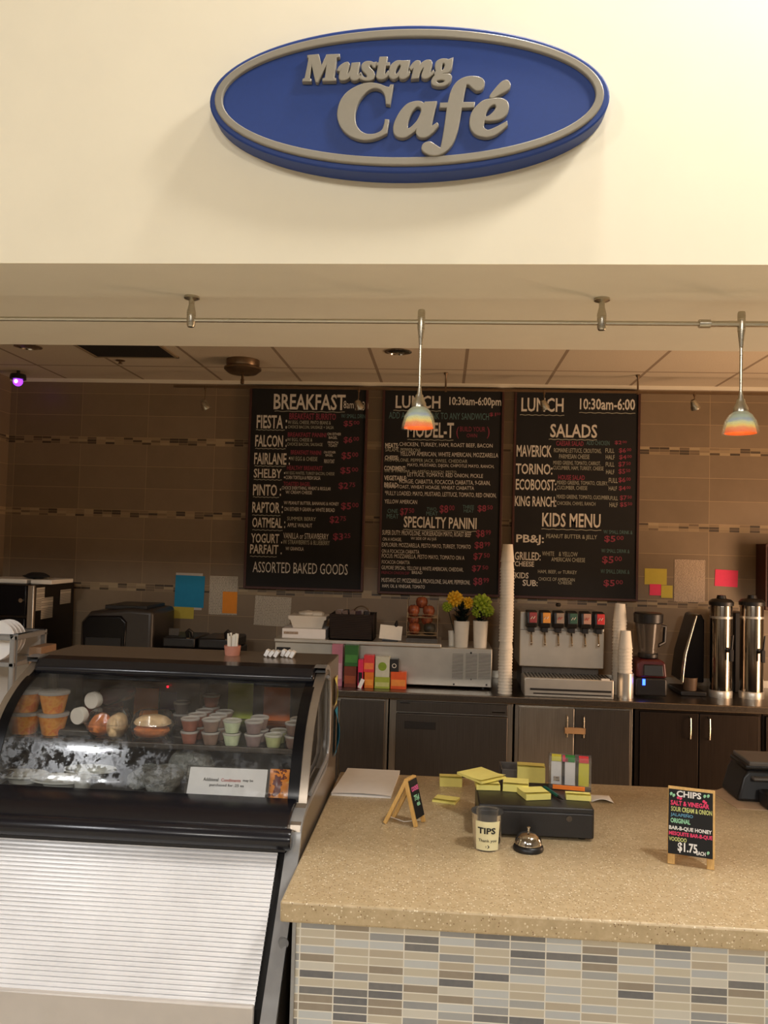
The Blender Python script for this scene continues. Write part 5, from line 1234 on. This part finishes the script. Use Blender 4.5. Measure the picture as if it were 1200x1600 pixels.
# panini press
x0, x1 = W(252, 1010, 5.2)[0], W(366, 1010, 5.2)[0]; zt = W(310, 997, 5.2)[1]
pp = thing('panini_press', 'black double panini press before the tiled wall', 'panini press', ((x0+x1)/2, 5.4, BT))
m = MB(bevel=.008); m.box(x0, x1, 5.2, 5.56, BT + .02, zt - .07); m.build('base', MT['black_plastic'], pp)
m = MB(); m.box(x0 + .02, x1 - .02, 5.23, 5.54, BT, BT + .02); m.build('foot', MT['rubber'], pp)
for a, b_ in ((x0 + .005, (x0+x1)/2 - .02), ((x0+x1)/2, x1 - .005)):
    m = MB(bevel=.012, bseg=3); m.box(a, b_, 5.2, 5.55, zt - .066, zt); l_ = m.build('lid', MT['black_plastic'], pp)
    m = MB(); m.tube([(b_ - .06, 5.24, zt - .004), (b_ - .06, 5.22, zt + .035), (b_ - .045, 5.215, zt + .05), (b_ - .03, 5.22, zt + .035), (b_ - .03, 5.24, zt - .004)], .011, 10); m.build('handle', MT['black_plastic'], l_)
    m = MB(); m.cyl((b_ - .055, 5.205, zt - .005), (b_ - .035, 5.205, zt - .005), .005, n=8); m.build('catch', MT['chrome'], l_)
m = MB(bevel=.002); xx = W(270, 995, 5.25)[0]; m.box(xx - .035, xx + .035, 5.27, 5.275, zt, zt + .05); m.build('splash_guard', MT['steel_dark'], pp)
# cart and dispenser at the far left edge
ct = thing('steel_cart', 'stainless cart behind the left end of the display case', 'cart', (-1.95, 3.5, 0))
m = MB(bevel=.004); m.box(-2.35, -1.72, 3.28, 3.75, .86, .90); m.build('top', MT['steel'], ct)
for x in (-2.32, -1.75):
    for y in (3.31, 3.72):
        m = MB(); m.cyl((x, y, 0), (x, y, .86), .018); m.build('leg', MT['steel'], ct)
m = MB(bevel=.004); m.box(-2.33, -1.74, 3.3, 3.73, .25, .28); m.build('lower_shelf', MT['steel'], ct)
xr = W(23, 1000, 3.3)[0]; zt = W(10, 993, 3.3)[1]; xl = xr - .36
nd = thing('plate_dispenser', 'grey framed dispenser box with white paper plates at left frame edge', 'dispenser', ((xl+xr)/2, 3.45, .90))
m = MB(bevel=.004)
for a in ((xl, xl + .02, .901, zt), (xr - .02, xr, .901, zt)):
    for yy in (3.3, 3.56): m.box(a[0], a[1], yy, yy + .02, a[2], a[3])
zm = W(10, 1043, 3.3)[1]
for z in (zt - .02, zm, .901):
    for yy in (3.3, 3.56): m.box(xl, xr, yy, yy + .02, z, z + .02)
    for x in (xl, xr - .02): m.box(x, x + .02, 3.3, 3.58, z, z + .02)
m.build('frame', MT['alu'], nd)
m = MB(bevel=.002); m.box(xl + .01, xr - .01, 3.565, 3.572, .91, zt - .01); m.box(xl + .01, xr - .01, 3.32, 3.565, zm + .005, zm + .012); m.build('back_panel', MT['base_grey'], nd)
m = MB(bevel=.002); m.box(xr + .001, xr + .055, 3.42, 3.56, .901, zt - .06); m.build('side_bracket', pm('tan_side', S(150, 120, 94), .6), nd)
for i in range(4):
    y = 3.36 + .03*i; sc = Matrix.Translation((xr - .11, y, zm + .013 + .085)) @ Matrix.Rotation(R(78), 4, 'X')
    m = MB(); m.lathe([(0, 0), (.06, 0), (.085, .012), (.083, .014), (.058, .003), (0, .003)], n=28, m=sc)
    tag(m.build('paper_plate', MT['white_paper']), 'white paper plate standing in the dispenser, %s from the front' % ['first', 'second', 'third', 'last'][i], 'plate', 'paper plates in the dispenser')
# ================================================================== on the service counter
Zt = CT
def ctr(px, py): return P(px, py, z=Zt)
# stack of pages
c_ = [ctr(543, 1204), ctr(625, 1208), ctr(611, 1248), ctr(517, 1243)]
pg = thing('page_stack', 'loose stack of white pages on the counter beside the display case', 'paper stack', sum(c_, Vector())/4)
cen = sum(c_, Vector())/4
m = MB(); m.prism([cen + (p - cen)*.99 for p in c_], (0, 0, .006)); m.build('pages', MT['white_paper'], pg)
m = MB(); nn_ = 8
def topsheet(u, v):
    p = c_[3].lerp(c_[2], u).lerp(c_[0].lerp(c_[1], u), v); e = max(0, 1 - v*6)
    return p + Vector((0, 0, .0075 + .004*e*math.sin(PI*u) + .006*max(0, v - .9)*10*.3))
m.grid(topsheet, 14, 14); m.build('top_page', MT['white_paper'], pg)
# small folding chalk sign, seen from its side
A_, B_, C_ = ctr(601, 1287), ctr(650, 1293), ctr(662, 1285)
wv_ = (C_ - B_); wv_.z = 0
tp = P(636, 1221, y=B_.y + .01); apex = Vector((tp.x - .003, B_.y + .01, tp.z))
D_ = A_ + wv_
sg = thing('folding_chalk_sign', 'small folding wooden chalk sign turned sideways on the counter', 'chalk sign', (B_ + A_)/2)
nx = ((B_ + wv_/2) - (A_ + wv_/2)).normalized()
for p0, d in ((B_, 0), (B_ + wv_, 0), (A_, 0), (D_, 0)):
    tgt = apex + (wv_ if p0 in (B_ + wv_, D_) else Vector())
    m = MB(bevel=.001); up_ = (tgt - p0).normalized(); s0 = p0 + up_*.002
    m.bar(s0, tgt, .011, .009, wv_); m.build('leg', MT['wood'], sg)
m = MB(bevel=.001); m.bar(apex - wv_*.06, apex + wv_*1.06, .012, .012); m.build('top_bar', MT['wood'], sg)
up_ = (apex - B_); fn = wv_.cross(up_).normalized()
if fn.dot(nx) < 0: fn = -fn
b0 = B_ + up_*.17 + fn*.006; b3 = B_ + up_*.99 + fn*.006
m = MB(); m.prism([b0 + wv_*.03, b0 + wv_*.97, b3 + wv_*.97, b3 + wv_*.03], fn*.003); m.build('slate', MT['board'], sg)
pl = lambda u, v: b0 + fn*.0036 + wv_*u + (b3 - b0)*v
MT['ch_pink'] = pm('pink_chalk', S(226, 104, 160), .9); MT['ch_green'] = pm('green_chalk', S(150, 206, 166), .9); MT['ch_yel'] = pm('yellow_green_chalk', S(206, 210, 130), .9); MT['ch_blue'] = pm('blue_chalk', S(92, 142, 168), .9); MT['ch_white'] = pm('bright_white_chalk', S(232, 228, 222), .9); MT['ch_hot'] = pm('hot_pink_chalk', S(232, 70, 112), .9)
lettering('pink_lettering', [('COOKIE', (.08, .92, .70, .83))], pl, MT['ch_pink'], sg, .05)
lettering('green_lettering', [('75¢', (.18, .80, .42, .60)), ('ea', (.35, .75, .30, .40))], pl, MT['ch_green'], sg, .05)
m = MB(); q0 = A_ + wv_*.9 + nx*.01; q1 = B_ + wv_*.3 - nx*.005
m.tube([A_ + wv_*.5 + Vector((0, 0, .014)), (A_ + B_)/2 + wv_*.5 + Vector((0, 0, .004)), B_ + wv_*.5 + Vector((0, 0, .014))], .0012, 6); m.build('cord', MT['cup_paper'], sg)
# tip jar
p = ctr(761, 1328); p = Vector((p.x, p.y + .02, Zt)); rj = .0415
tj = thing('tip_jar', 'clear plastic tip jar with a cream TIPS note', 'tip jar', p)
m = MB(); m.lathe([(0, .003), (rj*.84, .003), (rj*.98, .094), (rj*1.05, .095), (rj*1.05, .098), (rj*1.0, .098), (rj*.88, 0), (0, 0)], p, 36, cap=False); m.build('jar', MT['clear_plastic'], tj)
m = MB()
jr = lambda v: rj*(.875 + .10*v) + .0016
m.grid(lambda u, v: (p.x + jr(v)*math.sin(R(-50) + R(98)*u), p.y - jr(v)*math.cos(R(-50) + R(98)*u), p.z + .004 + .076*v), 16, 8); nt = m.build('note', pm('cream_note', S(240, 232, 186), .8, var=.02), tj)
pl = lambda u, v: Vector((p.x + (jr(v) + .0017)*math.sin(R(-50) + R(98)*u), p.y - (jr(v) + .0017)*math.cos(R(-50) + R(98)*u), p.z + .004 + .076*v))
lettering('lettering', [('TIPS', (.12, .80, .58, .80), .03), ('Thank you', (.14, .86, .27, .40), .01), (':)', (.42, .58, .08, .20), .01)], pl, MT['ink'], tj)
# service bell
p = ctr(826, 1330); p.y += .012
bl_ = thing('service_bell', 'chrome service bell on a black base beside the tip jar', 'bell', (p.x, p.y, Zt))
m = MB(); m.lathe([(.0395, 0), (.041, .004), (.039, .011), (.034, .015), (0, .015)], (p.x, p.y, Zt), 32); m.build('base', MT['black_plastic'], bl_)
m = MB(); m.lathe([(.0365, .017), (.0365, .019), (.034, .028), (.028, .038), (.018, .044), (.006, .046), (0, .046)], (p.x, p.y, Zt), 36); m.build('dome', MT['chrome'], bl_)
m = MB(); m.lathe([(.003, .045), (.003, .056), (.005, .057), (.005, .06), (0, .062)], (p.x, p.y, Zt), 12); m.build('plunger', MT['chrome'], bl_)
# cash drawer
a_, b_ = ctr(747, 1306), ctr(929, 1317)
dw = thing('cash_drawer', 'black metal cash drawer box under the sticky pads', 'cash drawer', ((a_.x+b_.x)/2, 2.46, Zt))
dz0, dz1 = Zt + .006, Zt + .088; yf = (a_.y + b_.y)/2; yb = yf + .245
MT['drawer'] = pm('black_powder_coat', S(32, 30, 30), .42, var=.15, scale=200)
m = MB(bevel=.004); m.box(a_.x, b_.x, yf + .006, yb, dz0, dz1); m.build('housing', MT['drawer'], dw)
m = MB(bevel=.003); m.box(a_.x + .004, b_.x - .004, yf, yf + .006, dz0 + .002, dz1 - .014); fr_ = m.build('drawer_front', MT['drawer'], dw)
m = MB(); m.cyl(((a_.x+b_.x)/2 + .09, yf - .003, dz0 + .055), ((a_.x+b_.x)/2 + .09, yf + .001, dz0 + .055), .008); m.build('lock', MT['steel_dark'], fr_)
for x in (a_.x + .03, b_.x - .03):
    for y in (yf + .03, yb - .03):
        m = MB(); m.cyl((x, y, Zt), (x, y, dz0 + .002), .012); m.build('foot', MT['rubber'], dw)
def pad(lab, px, py, z, w, d, rz, t=.012, tilt=0, mat='yellow_note', tx=0, grp='yellow sticky note pads'):
    q = P(px, py, z=z)
    r = thing('sticky_pad', lab, 'sticky notes', (q.x, q.y, z), rz, grp)
    mm = Matrix.Rotation(tilt, 4, 'Y') @ Matrix.Rotation(tx, 4, 'X')
    m = MB(); m.box(-w/2, w/2, -d/2, d/2, 0, t, mm); m.build('pad', MT[mat], r, True)
    m = MB(); m.grid(lambda u, v: mm @ Vector((-w/2 + w*u, -d/2 + d*v, t + .0008 + .006*max(0, .35 - v)**1.5*4)), 4, 8); m.build('top_note', MT[mat], r, True)
    return r
zd = dz1 + .001
pad('yellow sticky pad standing by itself on the counter behind, left of the drawer', 704, 1226, Zt + .0005, .075, .05, R(2), .028)
pad('yellow sticky note lying flat on the counter left of the drawer', 697, 1251, Zt + .0005, .075, .06, R(-16), .006)
pad('yellow sticky pad at the left rear corner of the cash drawer', 761, 1229, zd, .07, .075, R(3), .014)
pad('large yellow note fan tilted up over the left rear pads', 752, 1213, zd + .022, .105, .105, R(43), .006, tx=R(3))
pad('yellow sticky pad at the middle rear of the cash drawer', 806, 1232, zd, .075, .075, R(-6), .020)
pad('yellow sticky pad turned askew at the middle front of the cash drawer', 834, 1244, zd, .075, .072, R(16), .016)
pad('pale yellow sticky pad at the right rear of the cash drawer', 903, 1248, zd, .07, .035, R(-3), .014)
# pen
q0, q1 = P(851, 1230, z=zd + .006), P(879, 1249, z=zd + .006)
pn_ = thing('green_pen', 'dark green pen lying on the cash drawer before the index flag box', 'pen', (q0 + q1)/2 - Vector((0, 0, .006)))
m = MB(); m.cyl(q0, q0.lerp(q1, .78), .005, n=10); m.build('barrel', pm('dark_green', S(16, 92, 78), .35), pn_)
m = MB(); m.cyl(q0.lerp(q1, .78), q1, .005, .0015, n=10); m.build('tip', MT['black_plastic'], pn_)
# clear box of index flags
p0, p1 = P(863, 1234, z=zd), P(926, 1236, z=zd)
w_ = (p1.x - p0.x); xb_ = p0.x; yb2 = yb - .05; xm = (P(890, 1230, y=yb2).x); hh = .098
fb = thing('index_flag_box', 'clear plastic box of coloured index flags on the cash drawer', 'index flag box', (xm, yb2, zd), R(-8))
W2 = .124
m = MB(bevel=.003)
for a in ((-W2/2, W2/2, -.022, -.020, 0, hh), (-W2/2, W2/2, .020, .022, 0, hh), (-W2/2, -W2/2 + .002, -.02, .02, 0, hh), (W2/2 - .002, W2/2, -.02, .02, 0, hh), (-W2/2, W2/2, -.02, .02, 0, .002)): m.box(*a)
m.build('box', MT['clear_plastic'], fb, True)
m = MB(bevel=.002); m.box(-W2/2 + .012, W2/2 - .018, -.0225, -.0205, 0.001, .014); m.build('orange_band', pm('orange_flag', S(244, 128, 40), .5), fb, True)
xs = [-.044, -.004, .038]
for i, (x, c1, c2, tp_) in enumerate(((-.040, (226, 222, 220), None, (214, 206, 66)), (.000, (232, 228, 226), None, (40, 140, 60)), (.040, (222, 214, 52), None, (228, 60, 70)))):
    m = MB(); m.box(x - .015, x + .015, -.019, .015, .015, .082); m.build('flag_card', pm('flag_card_%s' % 'abc'[i], S(*c1), .6, var=.04), fb, True)
    m = MB(); m.box(x - .014, x + .014, -.019, .015, .083, .096); m.build('flag_tip', pm('flag_tip_%s' % 'abc'[i], S(*tp_), .5), fb, True)
for x in (-.019, .021):
    m = MB(); m.box(x - .004, x + .004, -.0185, .015, .012, .08); m.build('divider', MT['black_plastic'], fb, True)
m = MB(); m.box(-.022, -.006, -.019, .015, .083, .094); m.build('flag_tip', pm('flag_tip_pink', S(230, 70, 110), .5), fb, True)
m = MB(); m.box(-.048, -.03, -.0195, -.019, .024, .038); m.build('flag_print', MT['print_dense'], fb, True)
# tray behind the drawer
q = P(815, 1212, z=Zt + .055); ty = 2.80
x0, x1 = P(783, 1215, y=ty).x, P(850, 1215, y=ty).x
tr_ = thing('desk_tray', 'dark grey plastic desk tray behind the cash drawer', 'tray', ((x0+x1)/2, ty + .05, Zt))
m = MB(bevel=.003); m.box(x0, x1, ty, ty + .1, Zt, Zt + .004)
for a in ((x0, x1, ty, ty + .004), (x0, x1, ty + .096, ty + .1), (x0, x0 + .004, ty, ty + .1), (x1 - .004, x1, ty, ty + .1)): m.box(a[0], a[1], a[2], a[3], Zt, Zt + .068)
m.build('tray_body', pm('grey_plastic', S(92, 86, 82), .4), tr_)
pad('yellow sticky pads standing in the grey tray behind the cash drawer', 829, 1236, Zt + .0045, .09, .06, R(-4), .085)
# loose white slip
m = MB(); q = ctr(938, 1249); m.grid(lambda u, v: (q.x - .035 + .07*u, q.y - .04 + .08*v, Zt + .002 + .010*math.sin(PI*u)*(1 - v)), 8, 6); tag(m.build('paper_slip', MT['white_paper'], solid=.0006), 'loose white slip right of the cash drawer', 'paper')
# CHIPS board
l_, r_ = ctr(1046, 1351), ctr(1113, 1361)
l_.z = r_.z = Zt
ww = (r_ - l_); upv = None
cs = thing('chips_sign', 'upright wooden easel chalkboard listing chips on the counter', 'chalk sign', (l_ + r_)/2)
back = Vector((-ww.y, ww.x, 0)).normalized()
if back.y < 0: back = -back
tl = P(1048, 1226, y=l_.y + .045)
H_ = tl.z - Zt; lean = back*.042
side = ww.normalized()
ws = ww.length; e0 = l_ - side*.006; e1 = r_ + side*.006
up2 = (lean + Vector((0, 0, H_)));
for b in (l_ + side*.004, r_ - side*.004):
    m = MB(bevel=.001); m.bar(b + back*.008, b + back*.008 + up2*.98, .007, .018, side); m.build('front_leg', MT['wood'], cs)
for b in (l_ + side*.014, r_ - side*.014):
    m = MB(bevel=.001); m.bar(b + back*.105 + Vector((0, 0, .001)), b + up2*.96 + back*.008, .010, .006, side); m.build('rear_leg', MT['wood'], cs)
fn = side.cross(up2).normalized()
if fn.y > 0: fn = -fn
f0 = e0 + up2*.145 + fn*.0042; f1 = e1 + up2*.145 + fn*.0042; uu = up2*.85
m = MB(bevel=.001); m.prism([f0, f1, f1 + uu, f0 + uu], -fn*.003); m.build('frame', MT['wood'], cs)
fw = f1 - f0
m = MB(); m.prism([f0 + fw*.015 + uu*.0, f0 + fw*.955, f0 + fw*.955 + uu*.955, f0 + fw*.015 + uu*.955], fn*.0015); m.build('slate', MT['board'], cs)
pl = lambda u, v: f0 + fn*.002 + fw*(.015 + .94*u) + uu*(.955*v)
lettering('white_lettering', [('CHIPS', (.18, .74, .885, .985)), ('BAR-B-QUE HONEY', (.02, .98, .36, .43)), ('$1.75', (.22, .66, .03, .19)), ('EACH', (.64, .84, .03, .09))], pl, MT['ch_white'], cs, .03)
lettering('pink_lettering', [('SALT & VINEGAR', (.05, .92, .75, .825)), ('MESQUITE BAR-B-QUE', (.02, .99, .275, .345))], pl, MT['ch_hot'], cs, .03)
lettering('yellow_lettering', [('SOUR CREAM & ONION', (.06, .98, .655, .73)), ('VOODOO', (.02, .42, .195, .26))], pl, MT['ch_yel'], cs, .02)
lettering('blue_lettering', [('JALAPEÑO', (.05, .56, .565, .64))], pl, MT['ch_blue'], cs, .03)
lettering('green_lettering', [('ORIGINAL', (.05, .50, .475, .55))], pl, MT['ch_green'], cs, .03)
m = MB(); rnd = random.Random(5)
for u, v in ((.06, .92), (.12, .90), (.90, .95), (.82, .94), (.9, .08)):
    q = pl(u, v); m.ball(q, .004, .0006, .005, 8)
m.build('chalk_dots', MT['ch_green'], cs)
m = MB()
for u, v in ((.22, .87), (.28, .86), (.80, .86), (.84, .84)): m.ball(pl(u, v), .004, .0006, .004, 8)
m.build('chalk_dots', MT['ch_hot'], cs)
# card terminal on its mat
mt0, mt1 = ctr(1128, 1238), ctr(1240, 1268)
m = MB(); 
mp_ = [ctr(1112, 1238), ctr(1152, 1264), ctr(1290, 1272), ctr(1290, 1225), ctr(1150, 1225)]
m.prism(mp_, (0, 0, .0025)); tag(m.build('counter_mat', pm('pale_tan_mat', S(188, 160, 132), .5)), 'thin pale mat under the card terminal at the right edge', 'mat')
q = ctr(1160, 1256); x0 = q.x; y0 = q.y
cr = thing('card_terminal', 'black card terminal with grey bands at the right edge of the counter', 'card terminal', (x0 + .09, y0 + .1, Zt + .003))
zb_ = Zt + .003
m = MB(bevel=.01, bseg=3); m.prism([(x0 - .012, y0 + .015, zb_), (x0 + .012, y0 + .02, zb_ + .075), (x0 + .03, y0 + .03, zb_ + .10), (x0 + .26, y0 + .03, zb_ + .10), (x0 + .26, y0, zb_)], (0, .16, 0)); m.build('body', MT['black_plastic'], cr)
m = MB(bevel=.004); m.box(x0 + .03, x0 + .26, y0 + .022, y0 + .18, zb_ + .112, zb_ + .128); m.box(x0 + .035, x0 + .26, y0 - .004, y0 + .03, zb_ + .072, zb_ + .082); m.build('grey_band', pm('grey_band', S(96, 92, 88), .4), cr)
m = MB(bevel=.008); m.box(x0 + .05, x0 + .26, y0 - .075, y0 + .0, zb_, zb_ + .05); m.build('keypad', MT['black_plastic'], cr)
m = MB(bevel=.006); m.box(x0 + .02, x0 + .26, y0 + .03, y0 + .18, zb_ + .098, zb_ + .115); m.build('head', MT['black_plastic'], cr)
